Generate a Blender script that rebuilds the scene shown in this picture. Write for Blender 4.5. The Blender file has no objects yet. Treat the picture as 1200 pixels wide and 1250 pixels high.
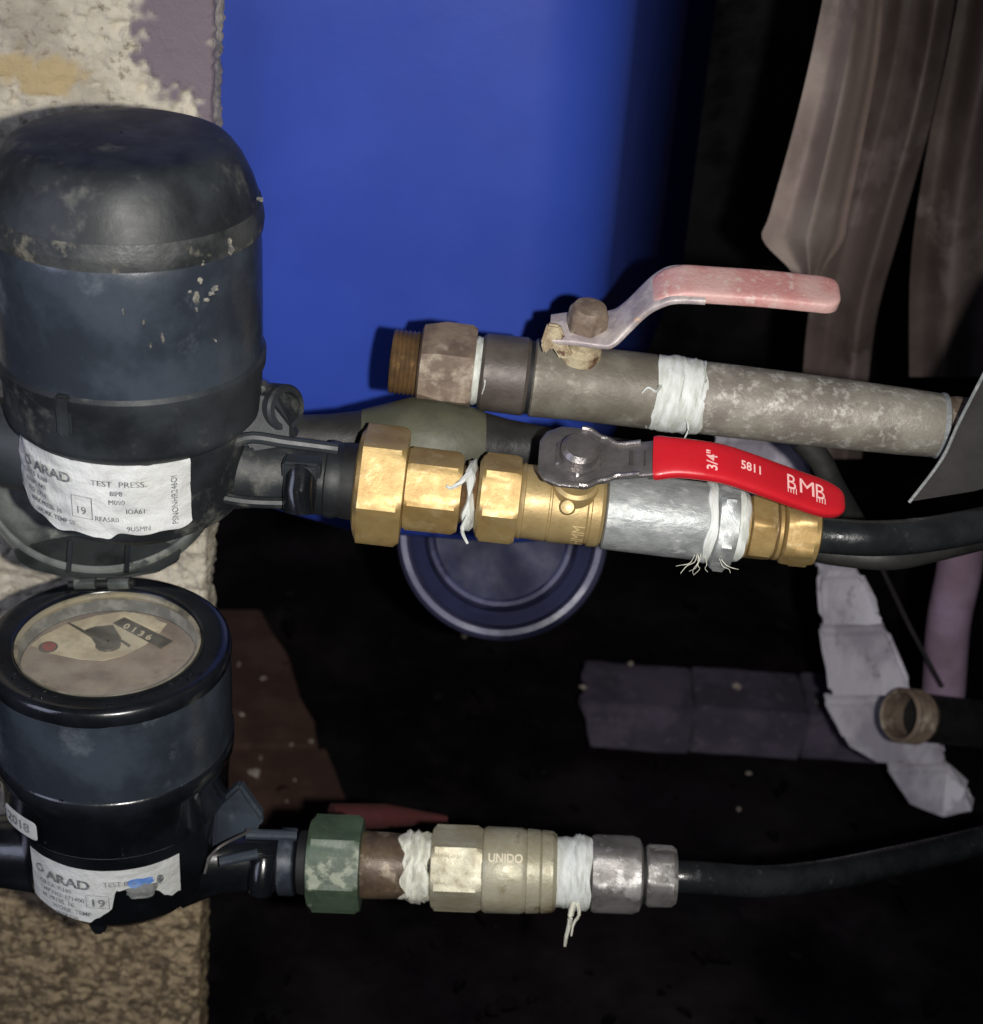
import bpy, bmesh, math, random
from mathutils import Vector, Matrix, noise
random.seed(7)
S = bpy.context.scene
COL = S.collection
PI = math.pi
rad = math.radians

# ------------------------------------------------------------------ camera
CAM = Vector((0.0, -0.531, 0.62))           # metres; the floor of the recess is near z = -0.2
PITCH, ROLL, FPX = rad(30), rad(4.0), 2000.0
F = Vector((0, math.cos(PITCH), -math.sin(PITCH)))
R0 = Vector((1, 0, 0)); U0 = Vector((0, math.sin(PITCH), math.cos(PITCH)))
RT = R0*math.cos(ROLL) + U0*math.sin(ROLL)
UP = -R0*math.sin(ROLL) + U0*math.cos(ROLL)
cd = bpy.data.cameras.new('camera'); cam = bpy.data.objects.new('camera', cd); COL.objects.link(cam)
cam.matrix_world = Matrix(((RT.x, UP.x, -F.x, CAM.x), (RT.y, UP.y, -F.y, CAM.y), (RT.z, UP.z, -F.z, CAM.z), (0, 0, 0, 1)))
cd.sensor_fit = 'VERTICAL'; cd.sensor_height = 24; cd.lens = 24*FPX/1250
cd.clip_start = 0.02; cd.clip_end = 30
cd.dof.use_dof = True; cd.dof.focus_distance = 0.60; cd.dof.aperture_fstop = 11
S.camera = cam
S.render.resolution_x, S.render.resolution_y = 983, 1024

# ------------------------------------------------------------------ light (phone flash beside the lens, faint night ambience)
S.view_settings.view_transform = 'Standard'; S.view_settings.look = 'None'
S.view_settings.exposure = 0.0; S.view_settings.gamma = 1.0
w = bpy.data.worlds.new('World'); S.world = w; w.use_nodes = True
w.node_tree.nodes['Background'].inputs[0].default_value = (0.55, 0.6, 0.85, 1)
w.node_tree.nodes['Background'].inputs[1].default_value = 0.018
def look(o, target):
    o.rotation_euler = (Vector(target) - o.location).to_track_quat('-Z', 'Y').to_euler()
def P(px, py, Y):
    "point in the vertical plane y=Y seen at photograph position px,py"
    d = F + RT*((px-600)/FPX) - UP*((py-625)/FPX)
    return CAM + d*((Y-CAM.y)/d.y)
def Pz(px, py, Z):
    d = F + RT*((px-600)/FPX) - UP*((py-625)/FPX)
    return CAM + d*((Z-CAM.z)/d.z)
def proj(p):
    v = Vector(p)-CAM; d = v.dot(F)
    return 600+FPX*v.dot(RT)/d, 625-FPX*v.dot(UP)/d, d
ld = bpy.data.lights.new('phone_flash', 'SPOT'); ld.energy = 23; ld.spot_size = rad(72); ld.spot_blend = 1.0
ld.shadow_soft_size = 0.006; ld.color = (1.0, 0.97, 0.92)
lo = bpy.data.objects.new('phone_flash', ld); COL.objects.link(lo)
lo.location = CAM + RT*0.045 - UP*0.008; look(lo, P(470, 640, 0.05))
ad = bpy.data.lights.new('dusk_glow', 'AREA'); ad.shape = 'RECTANGLE'; ad.size = 0.5; ad.size_y = 0.7; ad.energy = 4.2
ad.color = (0.70, 0.75, 1.0)
ao = bpy.data.objects.new('dusk_glow', ad); COL.objects.link(ao)
ao.location = (-0.95, -0.75, 0.75); look(ao, (-0.13, 0, 0.3))

# ------------------------------------------------------------------ materials
def lin(c):
    return tuple(((v/255)/12.92 if v/255 <= 0.04045 else ((v/255+0.055)/1.055)**2.4) for v in c)
def mat(name, col, rough=0.5, metal=0.0, col2=None, vscale=60, lo_=0.4, hi=0.6, col3=None, v3scale=200, lo3=0.55, hi3=0.65,
        bump=0.0, bscale=300, rvar=0.12, coat=0.0, stretch=(1, 1, 1), spec=0.5):
    m = bpy.data.materials.new(name); m.use_nodes = True
    nt = m.node_tree; N = nt.nodes; L = nt.links
    b = N['Principled BSDF']
    b.inputs['Metallic'].default_value = metal; b.inputs['Coat Weight'].default_value = coat
    b.inputs['Specular IOR Level'].default_value = spec
    tc = N.new('ShaderNodeTexCoord'); mp = N.new('ShaderNodeMapping'); mp.inputs['Scale'].default_value = stretch
    L.new(tc.outputs['Object'], mp.inputs['Vector'])
    def nz(scale, det=5, rgh=0.6):
        n = N.new('ShaderNodeTexNoise'); n.inputs['Scale'].default_value = scale
        n.inputs['Detail'].default_value = det; n.inputs['Roughness'].default_value = rgh
        L.new(mp.outputs['Vector'], n.inputs['Vector']); return n
    def ramp(src, a, c):
        r = N.new('ShaderNodeMapRange'); r.inputs[1].default_value = a; r.inputs[2].default_value = c
        r.interpolation_type = 'SMOOTHSTEP'; L.new(src, r.inputs[0]); return r.outputs[0]
    def mix(fac, A, B):
        x = N.new('ShaderNodeMix'); x.data_type = 'RGBA'; L.new(fac, x.inputs[0])
        for s, v in ((x.inputs[6], A), (x.inputs[7], B)):
            if isinstance(v, tuple): s.default_value = (*v, 1)
            else: L.new(v, s)
        return x.outputs[2]
    n1 = nz(vscale)
    cur = tuple(col)
    cur = mix(ramp(n1.outputs['Fac'], lo_, hi), cur, tuple(col2) if col2 else tuple(v*0.8 for v in col))
    if col3:
        cur = mix(ramp(nz(v3scale, 6, 0.65).outputs['Fac'], lo3, hi3), cur, tuple(col3))
    L.new(cur, b.inputs['Base Color'])
    rr = N.new('ShaderNodeMapRange'); rr.inputs[1].default_value = 0.3; rr.inputs[2].default_value = 0.7
    rr.inputs[3].default_value = max(0.03, rough-rvar); rr.inputs[4].default_value = min(1, rough+rvar)
    L.new(nz(vscale*1.7).outputs['Fac'], rr.inputs[0]); L.new(rr.outputs[0], b.inputs['Roughness'])
    if bump > 0:
        bp = N.new('ShaderNodeBump'); bp.inputs['Strength'].default_value = 1.0; bp.inputs['Distance'].default_value = bump
        L.new(nz(bscale, 6, 0.65).outputs['Fac'], bp.inputs['Height']); L.new(bp.outputs['Normal'], b.inputs['Normal'])
    m['col'] = 1
    return m
M = {}
M['plastic'] = mat('dusty_black_plastic', lin((44, 48, 52)), 0.5, col2=lin((24, 27, 30)), vscale=26, lo_=.38, hi=.62,
                   col3=lin((86, 86, 82)), v3scale=44, lo3=.55, hi3=.72, bump=0.00012, bscale=300, spec=.4)
M['worn'] = mat('worn_grey_plastic', lin((58, 60, 60)), 0.5, col2=lin((30, 33, 35)), vscale=45, lo_=.4, hi=.6, col3=lin((98, 95, 85)), v3scale=90, lo3=.55, hi3=.68, bump=.0004, bscale=220)
M['plastic_wet'] = mat('wet_black_plastic', lin((22, 25, 30)), 0.22, col2=lin((12, 14, 17)), vscale=30, coat=0.3, bump=0.00012, bscale=160, rvar=.08)
M['plastic_body'] = mat('blue_grey_black_plastic', lin((52, 59, 68)), 0.30, col2=lin((38, 43, 51)), vscale=24, lo_=.4, hi=.6,
                        col3=lin((80, 86, 94)), v3scale=38, lo3=.54, hi3=.7, bump=0.00035, bscale=45)
M['hinge'] = mat('dark_hinge_plastic', lin((46, 50, 49)), 0.3, col2=lin((30, 33, 32)), vscale=40, coat=.2)
M['smoke'] = mat('smoked_plastic', lin((116, 120, 116)), 0.28, col2=lin((62, 66, 64)), vscale=26, col3=lin((130, 132, 124)), v3scale=60, bump=.0002, bscale=200)
M['hole'] = mat('rubber_and_bore_black', lin((14, 14, 15)), 0.7)  # black of rubber parts, also the shade inside open bores
M['brass'] = mat('bright_brass', (0.38, 0.27, 0.11), 0.46, 0.5, col2=(0.32, 0.21, 0.08), vscale=70, col3=(0.42, 0.32, 0.16), v3scale=160,
                 lo3=.5, hi3=.7, bump=0.00007, bscale=700)
M['brass_cast'] = mat('cast_brass', (0.40, 0.30, 0.14), 0.45, 0.45, col2=(0.34, 0.245, 0.11), vscale=60, col3=(0.33, 0.22, 0.09), v3scale=120,
                 lo3=.58, hi3=.75, bump=0.00012, bscale=700)
M['old_brass'] = mat('dulled_nickel_brass', (0.30, 0.27, 0.18), 0.45, 0.25, col2=(0.36, 0.34, 0.25), vscale=60, col3=(0.16, 0.12, 0.06),
                 v3scale=90, lo3=.56, hi3=.72, bump=0.00025, bscale=400)
M['dark_brass'] = mat('tarnished_brass', (0.20, 0.12, 0.055), 0.4, 0.45, col2=(0.12, 0.075, 0.04), vscale=80, col3=(0.42, 0.28, 0.12), v3scale=60,
                 lo3=.6, hi3=.75, bump=0.0002, bscale=400)
M['rust'] = mat('rusty_steel', (0.20, 0.15, 0.11), 0.62, 0.15, col2=(0.12, 0.085, 0.065), vscale=70, col3=(0.32, 0.27, 0.21), v3scale=90,
                 lo3=.5, hi3=.68, bump=0.0004, bscale=350)
M['valve_old'] = mat('weathered_valve_metal', (0.19, 0.175, 0.14), 0.55, 0.2, col2=(0.13, 0.115, 0.09), vscale=50, col3=(0.30, 0.28, 0.23), v3scale=70,
                 lo3=.56, hi3=.72, bump=0.0003, bscale=450)
M['sleeve_old'] = mat('brown_grey_metal', (0.11, 0.095, 0.08), 0.45, 0.25, col2=(0.075, 0.062, 0.055), vscale=45, bump=0.0002, bscale=400)
M['zinc'] = mat('galvanized_steel', (0.34, 0.355, 0.35), 0.48, 0.4, col2=(0.25, 0.265, 0.265), vscale=130, col3=(0.46, 0.47, 0.46), v3scale=220,
                 lo3=.52, hi3=.68, bump=0.0004, bscale=330, stretch=(.6, 1, 1))
M['zinc_old'] = mat('weathered_galvanized_pipe', (0.27, 0.25, 0.21), 0.5, 0.2, col2=(0.19, 0.17, 0.145), vscale=45, col3=(0.40, 0.38, 0.34),
                 v3scale=230, lo3=.5, hi3=.66, bump=0.0004, bscale=380)
M['tape'] = mat('ptfe_tape', (0.60, 0.62, 0.60), 0.55, col2=(0.46, 0.48, 0.44), vscale=90, bump=0.0003, bscale=260, stretch=(4, 1, 1))
M['tape_dirty'] = mat('dirty_ptfe_tape', (0.66, 0.66, 0.56), 0.5, col2=(0.45, 0.44, 0.36), vscale=120, bump=0.0004, bscale=260, stretch=(3, 1, 1))
M['grey_nut'] = mat('dull_grey_metal', (0.20, 0.19, 0.185), 0.42, 0.35, col2=(0.13, 0.12, 0.115), vscale=60, col3=(0.32, 0.31, 0.30), v3scale=70,
                 lo3=.55, hi3=.62, bump=0.0002, bscale=400)
M['green'] = mat('green_painted_metal', lin((72, 88, 70)), 0.5, 0.0, col2=lin((58, 72, 56)), vscale=50, col3=lin((128, 134, 116)), v3scale=38,
                 lo3=.57, hi3=.63, bump=0.0002, bscale=300)
M['steel'] = mat('plated_steel', (0.22, 0.20, 0.195), 0.3, 0.7, col2=(0.16, 0.15, 0.15), vscale=90, bump=0.0004, bscale=230)
M['red'] = mat('red_vinyl', (0.46, 0.012, 0.020), 0.34, col2=(0.40, 0.01, 0.017), vscale=40, coat=0.2, bump=0.0001, bscale=200)
M['faded'] = mat('faded_red_vinyl', lin((194, 156, 150)), 0.45, col2=lin((184, 128, 124)), vscale=60, col3=lin((198, 170, 162)), v3scale=240,
                 lo3=.5, hi3=.65, bump=0.0003, bscale=500)
M['faded_metal'] = mat('chalky_lever_metal', lin((186, 176, 172)), 0.45, 0.15, col2=lin((150, 140, 142)), vscale=90, col3=lin((196, 160, 130)),
                 v3scale=90, lo3=.6, hi3=.7, bump=0.0003, bscale=500)
M['cream_rust'] = mat('cream_corroded_metal', lin((172, 160, 132)), 0.55, 0.1, col2=lin((140, 122, 98)), vscale=160, col3=lin((92, 66, 50)), v3scale=180,
                 lo3=.56, hi3=.62, bump=0.0008, bscale=300)
M['red_text'] = mat('pale_red_lettering', lin((238, 190, 186)), 0.4)
M['brass_text'] = mat('raised_brass_lettering', (0.75, 0.58, 0.3), 0.35, 0.4)
M['steel_text'] = mat('pressed_dark_lettering', (0.08, 0.075, 0.07), 0.4, 0.5)
M['pe'] = mat('black_polyethylene', lin((34, 37, 39)), 0.3, col2=lin((26, 28, 30)), vscale=60, col3=lin((70, 74, 74)), v3scale=140, lo3=.6, hi3=.75, bump=.0003, bscale=220)
M['olive'] = mat('olive_grey_sleeve', lin((84, 84, 66)), 0.6, col2=lin((66, 66, 54)), vscale=30, bump=.0005, bscale=80)
M['charcoal'] = mat('charcoal_sleeve', lin((46, 46, 44)), 0.5, col2=lin((32, 32, 32)), vscale=30, bump=.0005, bscale=90)
M['label'] = mat('white_label_paper', (0.56, 0.57, 0.57), 0.35, col2=(0.49, 0.50, 0.49), vscale=60, col3=(0.42, 0.42, 0.39), v3scale=90, lo3=.58, hi3=.72,
                 bump=.0012, bscale=110, coat=.15)
M['ink'] = mat('label_ink', lin((84, 86, 90)), 0.5, col2=lin((130, 132, 134)), vscale=400)
M['ink_blue'] = mat('blue_ink_smudge', lin((84, 122, 186)), 0.35, col2=lin((120, 150, 200)), vscale=120)
M['ink_grey'] = mat('scraped_label', lin((128, 130, 128)), 0.35, col2=lin((90, 92, 92)), vscale=150)
M['dial'] = mat('dusty_dial', lin((150, 136, 122)), 0.5, col2=lin((124, 110, 102)), vscale=60, col3=lin((104, 88, 84)), v3scale=45, lo3=.52, hi3=.7, bump=.0002, bscale=300)
M['dial_light'] = mat('pale_dial_print', lin((214, 204, 178)), 0.5, col2=lin((182, 170, 146)), vscale=90)
M['dial_red'] = mat('dial_red', lin((150, 44, 40)), 0.4)
M['dial_dark'] = mat('dial_dark', lin((48, 46, 42)), 0.4, col2=lin((74, 70, 64)), vscale=140)
M['mud'] = mat('dried_mud', lin((128, 124, 114)), 0.7, col2=lin((72, 74, 74)), vscale=260, col3=lin((176, 170, 152)), v3scale=160, bump=.0004, bscale=500)
M['blue'] = mat('blue_painted_sheet', (0.026, 0.058, 0.34), 0.45, col2=(0.023, 0.052, 0.315), vscale=12, bump=.00025, bscale=26, rvar=.05, spec=.3)
M['navy'] = mat('navy_plastic', lin((30, 34, 66)), 0.6, col2=lin((22, 25, 52)), vscale=30, bump=.0001, bscale=60, spec=.25)
M['rim'] = mat('lit_violet_rim', lin((74, 76, 108)), 0.5, col2=lin((34, 36, 66)), vscale=22, lo_=.42, hi=.56)  # paler than the lid: light on the rims put into the colour
M['tile'] = mat('brown_clay_tile', lin((88, 66, 58)), 0.6, col2=lin((72, 54, 48)), vscale=18, col3=lin((110, 88, 72)), v3scale=120, lo3=.6, hi3=.75, bump=.0006, bscale=140)
M['shade_black'] = mat('shade_black_soil', (0.008, 0.006, 0.007), 0.5, col2=(0.004, 0.003, 0.0045), vscale=7, col3=(0.015, 0.011, 0.013), v3scale=9, lo3=.5, hi3=.7, bump=.0012, bscale=40, spec=.35, rvar=.3)  # near-black colour puts the shade over the ground into the material
M['litter'] = mat('dark_leaf_litter', (0.008, 0.006, 0.006), 0.7, col2=(0.005, 0.004, 0.004), vscale=60, bump=.001, bscale=200, spec=.03)
M['kerb'] = mat('violet_grey_concrete', lin((88, 80, 98)), 0.7, col2=lin((66, 60, 76)), vscale=20, col3=lin((96, 88, 104)), v3scale=90, bump=.0006, bscale=180)
M['slab'] = mat('lit_patch_slab', lin((208, 204, 214)), 0.6, col2=lin((164, 158, 170)), vscale=18, col3=lin((120, 112, 120)), v3scale=60, lo3=.58, hi3=.75, bump=.0008, bscale=120)  # pale tone of the lit patch
M['profile'] = mat('dull_sheet_metal', lin((166, 152, 144)), 0.5, 0.1, col2=lin((142, 126, 120)), vscale=14, col3=lin((118, 104, 98)), v3scale=22, lo3=.5, hi3=.7, bump=.0006, bscale=30)
M['brownsheet'] = mat('brown_sheet_metal', lin((98, 86, 82)), 0.55, 0.1, col2=lin((74, 62, 58)), vscale=10, col3=lin((112, 100, 97)), v3scale=18, bump=.0006, bscale=40)
M['violetpole'] = mat('dusty_violet_plastic', lin((160, 138, 162)), 0.55, col2=lin((132, 110, 126)), vscale=14, bump=.0005, bscale=40)
M['sheet'] = mat('dark_sheet_metal', lin((50, 47, 47)), 0.6, 0.1, col2=lin((40, 37, 37)), vscale=20, bump=.0003, bscale=60)
M['redcap'] = mat('dark_red_plastic', lin((64, 18, 18)), 0.9)
M['pebble'] = mat('pale_chip', lin((176, 166, 156)), 0.7, col2=lin((150, 140, 128)), vscale=150)

def glass(name, tint, rough=0.05, mixf=0.82):
    m = bpy.data.materials.new(name); m.use_nodes = True; nt = m.node_tree; N = nt.nodes
    b = N['Principled BSDF']; b.inputs['Base Color'].default_value = (0.5, 0.48, 0.42, 1); b.inputs['Roughness'].default_value = rough
    t = N.new('ShaderNodeBsdfTransparent'); t.inputs[0].default_value = (*tint, 1)
    x = N.new('ShaderNodeMixShader')
    tc = N.new('ShaderNodeTexCoord'); n = N.new('ShaderNodeTexNoise'); n.inputs['Scale'].default_value = 70
    r = N.new('ShaderNodeMapRange'); r.inputs[1].default_value = .35; r.inputs[2].default_value = .7
    r.inputs[3].default_value = mixf+.08; r.inputs[4].default_value = mixf-.1
    nt.links.new(tc.outputs['Object'], n.inputs['Vector']); nt.links.new(n.outputs['Fac'], r.inputs[0])
    nt.links.new(r.outputs[0], x.inputs[0]); nt.links.new(b.outputs[0], x.inputs[1]); nt.links.new(t.outputs[0], x.inputs[2])
    nt.links.new(x.outputs[0], N['Material Output'].inputs['Surface'])
    return m
M['glass'] = glass('dusty_dial_glass', (0.93, 0.92, 0.88))

# ------------------------------------------------------------------ helpers
def link(name, me, m, parent=None, sharp=32, smooth=True):
    o = bpy.data.objects.new(name, me); COL.objects.link(o)
    if m: me.materials.append(M[m] if isinstance(m, str) else m)
    if smooth:
        me.shade_smooth()
        try: me.set_sharp_from_angle(angle=rad(sharp))
        except Exception: pass
    if parent is not None: o.parent = parent
    return o
def mesh(name, vs, fs):
    me = bpy.data.meshes.new(name); me.from_pydata([tuple(v) for v in vs], [], fs)
    bm = bmesh.new(); bm.from_mesh(me); bmesh.ops.recalc_face_normals(bm, faces=bm.faces); bm.to_mesh(me); bm.free()
    me.update(); return me
def tag(o, label=None, cat=None, group=None, kind=None):
    if label: o['label'] = label
    if cat: o['category'] = cat
    if group: o['group'] = group
    if kind: o['kind'] = kind
    return o
def empty(name, mw=None):
    o = bpy.data.objects.new(name, None); COL.objects.link(o); o.empty_display_size = .01
    if mw is not None: o.matrix_world = mw
    return o
def lathe(name, prof, m, parent, hexa=None, th0=30, n=72, sides=6, jit=None, axis='X', caps=True, sharp=32):
    "revolve (t, r) about local X; hexa = apothem cuts it into a hexagon; theta runs from +Z towards -Y"
    vs, fs = [], []
    for (t, r) in prof:
        for k in range(n):
            th = 2*PI*k/n; rr = r
            if hexa:
                step = 2*PI/sides; a = ((th - rad(th0)) % step) - step/2
                rr = min(rr, hexa/math.cos(a))
            tt = t
            if jit:
                dt, dr = jit(t, th); tt += dt; rr += dr
            if axis == 'X': vs.append((tt, -rr*math.sin(th), rr*math.cos(th)))
            else: vs.append((rr*math.sin(th), -rr*math.cos(th), tt))
    for i in range(len(prof)-1):
        for k in range(n):
            a = i*n+k; b = i*n+(k+1) % n
            fs.append((a, b, b+n, a+n))
    if caps:
        fs.append(tuple(range(n))); fs.append(tuple(range((len(prof)-1)*n, len(prof)*n)))
    return link(name, mesh(name, vs, fs), m, parent, sharp=sharp)
def tube(name, pts, r, m, parent=None, n=10, kind=None):
    pts = [Vector(p) for p in pts]; rs = r if isinstance(r, (list, tuple)) else [r]*len(pts)
    vs, fs = [], []
    ref = Vector((0.13, 0.2, 0.97))
    for i, p in enumerate(pts):
        t = (pts[min(i+1, len(pts)-1)] - pts[max(i-1, 0)]).normalized()
        a = t.cross(ref)
        if a.length < 1e-3: a = t.cross(Vector((1, 0, 0)))
        a.normalize(); b = t.cross(a)
        for k in range(n):
            th = 2*PI*k/n; vs.append(p + (a*math.cos(th) + b*math.sin(th))*rs[i])
    for i in range(len(pts)-1):
        for k in range(n):
            q = i*n+k; s = i*n+(k+1) % n; fs.append((q, s, s+n, q+n))
    fs.append(tuple(range(n))); fs.append(tuple(range((len(pts)-1)*n, len(pts)*n)))
    return link(name, mesh(name, vs, fs), m, parent)
def smooth_path(pts, k=6):
    pts = [Vector(p) for p in pts]; out = []
    for i in range(len(pts)-1):
        p0 = pts[max(i-1, 0)]; p1 = pts[i]; p2 = pts[i+1]; p3 = pts[min(i+2, len(pts)-1)]
        for j in range(k):
            t = j/k
            out.append(0.5*((2*p1)+(p2-p0)*t+(2*p0-5*p1+4*p2-p3)*t*t+(-p0+3*p1-3*p2+p3)*t**3))
    out.append(pts[-1]); return out
def box(name, lo3, hi3, m, parent=None, bev=0.001, mw=None):
    bm = bmesh.new(); bmesh.ops.create_cube(bm, size=1)
    for v in bm.verts:
        v.co = Vector([(lo3[i]+hi3[i])/2 + v.co[i]*(hi3[i]-lo3[i]) for i in range(3)])
    if bev: bmesh.ops.bevel(bm, geom=bm.edges[:], offset=bev, segments=2, affect='EDGES')
    me = bpy.data.meshes.new(name); bm.to_mesh(me); bm.free()
    o = link(name, me, m, parent)
    if mw is not None: o.matrix_world = mw
    return o
def prism(name, pts, depth, m, parent=None, bev=0.002, rough=0.0, seed=0):
    "polygon of world points, pushed back by the vector depth, edges bevelled"
    pts = [Vector(p) for p in pts]; d = Vector(depth); n = len(pts)
    bm = bmesh.new()
    a = [bm.verts.new(p) for p in pts]; b = [bm.verts.new(p+d) for p in pts]
    bm.faces.new(a); bm.faces.new(b[::-1])
    for i in range(n): bm.faces.new((a[i], b[i], b[(i+1) % n], a[(i+1) % n]))
    bmesh.ops.recalc_face_normals(bm, faces=bm.faces)
    if bev: bmesh.ops.bevel(bm, geom=bm.edges[:], offset=bev, segments=2, affect='EDGES')
    if rough:
        bmesh.ops.triangulate(bm, faces=bm.faces)
        bmesh.ops.subdivide_edges(bm, edges=bm.edges[:], cuts=2, use_grid_fill=True)
        for v in bm.verts:
            q = v.co*60 + Vector((seed, 0, 0)); v.co += noise.noise_vector(q)*rough
    me = bpy.data.meshes.new(name); bm.to_mesh(me); bm.free()
    return link(name, me, m, parent)
def rect_ring(c, wdir, ndir, wd, th, n=16, e=5.0):
    out = []
    for k in range(n):
        a = 2*PI*(k+.5)/n; ca, sa = math.cos(a), math.sin(a)
        out.append(c + wdir*(math.copysign(abs(ca)**(2/e), ca)*wd/2) + ndir*(math.copysign(abs(sa)**(2/e), sa)*th/2))
    return out
def strip(name, path, wdir, widths, ths, m, parent=None, n=20, e=5.0):
    path = [Vector(p) for p in path]; vs, fs = [], []
    for i, p in enumerate(path):
        t = (path[min(i+1, len(path)-1)] - path[max(i-1, 0)]).normalized()
        nd = wdir.cross(t).normalized()
        vs += rect_ring(p, wdir, nd, widths[i], ths[i], n, e)
    for i in range(len(path)-1):
        for k in range(n):
            q = i*n+k; s = i*n+(k+1) % n; fs.append((q, s, s+n, q+n))
    fs.append(tuple(range(n))); fs.append(tuple(range((len(path)-1)*n, len(path)*n)))
    return link(name, mesh(name, vs, fs), m, parent, sharp=50)
def text(name, body, size, fmap, m, parent, bold=0.0, ext=0.00015, sx=1.0):
    "flat lettering; fmap takes (u, v, w) in metres to the surface it is printed on"
    cu = bpy.data.curves.new(name, 'FONT'); cu.body = body; cu.size = size; cu.offset = bold*size; cu.extrude = 0; cu.resolution_u = 3
    cu.align_x = 'LEFT'
    ob = bpy.data.objects.new('tmp', cu); COL.objects.link(ob)
    dg = bpy.context.evaluated_depsgraph_get()
    me = bpy.data.meshes.new_from_object(ob.evaluated_get(dg)); bpy.data.objects.remove(ob)
    for v in me.vertices: v.co = fmap(v.co.x*sx, v.co.y, ext)
    me.name = name; me.materials.clear()
    return link(name, me, m, parent, smooth=False)
def lump(bm, c, r, sq=(1, 1, 1), seed=0.0, sub=1, amp=.35):
    b = bmesh.ops.create_icosphere(bm, subdivisions=sub, radius=1)
    rot = Matrix.Rotation(random.random()*6, 3, 'Z')
    for v in b['verts']:
        k = 1 + amp*noise.noise(v.co*1.7+Vector((seed, seed*.3, 0)))
        q = rot @ Vector((v.co.x*sq[0], v.co.y*sq[1], v.co.z*sq[2])) * (r*k)
        v.co = Vector(c)+q
class Line:
    "a run of fittings: local X follows the pipe from pixel a to pixel b"
    def __init__(s, a, b, Ya, Yb):
        s.A = P(*a, Ya); s.B = P(*b, Yb); s.d = (s.B-s.A).normalized()
        yy = (Vector((0, 1, 0)) - s.d*s.d.y).normalized(); zz = s.d.cross(yy)
        s.rot = Matrix((s.d, yy, zz)).transposed()
    def t(s, px):
        lo_, hi = -0.5, 0.8
        for _ in range(40):
            m_ = (lo_+hi)/2
            if proj(s.A+s.d*m_)[0] < px: lo_ = m_
            else: hi = m_
        return lo_
    def r(s, px, pxrad): return pxrad*proj(s.A+s.d*s.t(px))[2]/FPX
    def mw(s, px=None):
        o = s.A + s.d*(s.t(px) if px is not None else 0)
        m = s.rot.to_4x4(); m.translation = o; return m
    def at(s, px, n=Vector((0, 0, 0))): return s.A + s.d*s.t(px) + n
class Fit:
    "one fitting of a Line: an Empty at its left end, parts given in photograph pixels along the run"
    def __init__(s, line, name, px0, label, cat, group=None):
        s.L = line; s.t0 = line.t(px0); s.e = empty(name, line.mw(px0)); tag(s.e, label, cat, group)
    def lp(s, prof):
        return [(s.L.t(px)-s.t0, s.L.r(px, pr)) for px, pr in prof]
    def lathe(s, name, prof, m, hexpx=None, parent=None, **k):
        pp = s.lp(prof); h = None
        if hexpx: h = s.L.r(prof[len(prof)//2][0], hexpx)
        return lathe(name, pp, m, parent or s.e, hexa=h, **k)
    def loc(s, px, pr, th):
        r = s.L.r(px, pr); a = rad(th); return Vector((s.L.t(px)-s.t0, -r*math.sin(a), r*math.cos(a)))
def threads(px0, px1, r, n, d=2.5):
    out = []
    for i in range(n):
        a = px0+(px1-px0)*i/n; b = px0+(px1-px0)*(i+.5)/n
        out += [(a, r-d), (b, r)]
    return out+[(px1, r-d)]
def tapejit(seed, amp=.0007, edge=.001):
    def f(t, th):
        q = Vector((math.cos(th)*1.2, math.sin(th)*1.2, t*320+seed))
        return noise.noise(q*1.3+Vector((9, 0, 0)))*edge, noise.noise(q*2.0)*amp*.6 + noise.noise(Vector((math.cos(th)*.7, math.sin(th)*.7, t*2200+seed)))*amp*.6
    return f
def tapeprof(px0, px1, r, n=14, bulge=1.5):
    return [(px0, r-5)] + [(px0+(px1-px0)*i/n, r+bulge*math.sin(PI*i/n)) for i in range(n+1)] + [(px1, r-5)]
def frays(name, fit, px, pr, specs, m):
    "loose threads of tape; specs = (theta, [(dx, dy down in px)...])"
    e = None
    for (dpx, th, pts, rr) in specs:
        base = fit.loc(px+dpx, pr, th)
        k = proj(fit.L.at(px))[2]/FPX
        path = [base]
        for (dx, dy) in pts:
            path.append(base + Vector((dx*k, -0.004 - abs(dy)*k*.08, -dy*k)))
        path = smooth_path(path, 4)
        tube(name, path, [rr*(1-.6*i/len(path)) for i in range(len(path))], m, fit.e, n=6)

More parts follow.
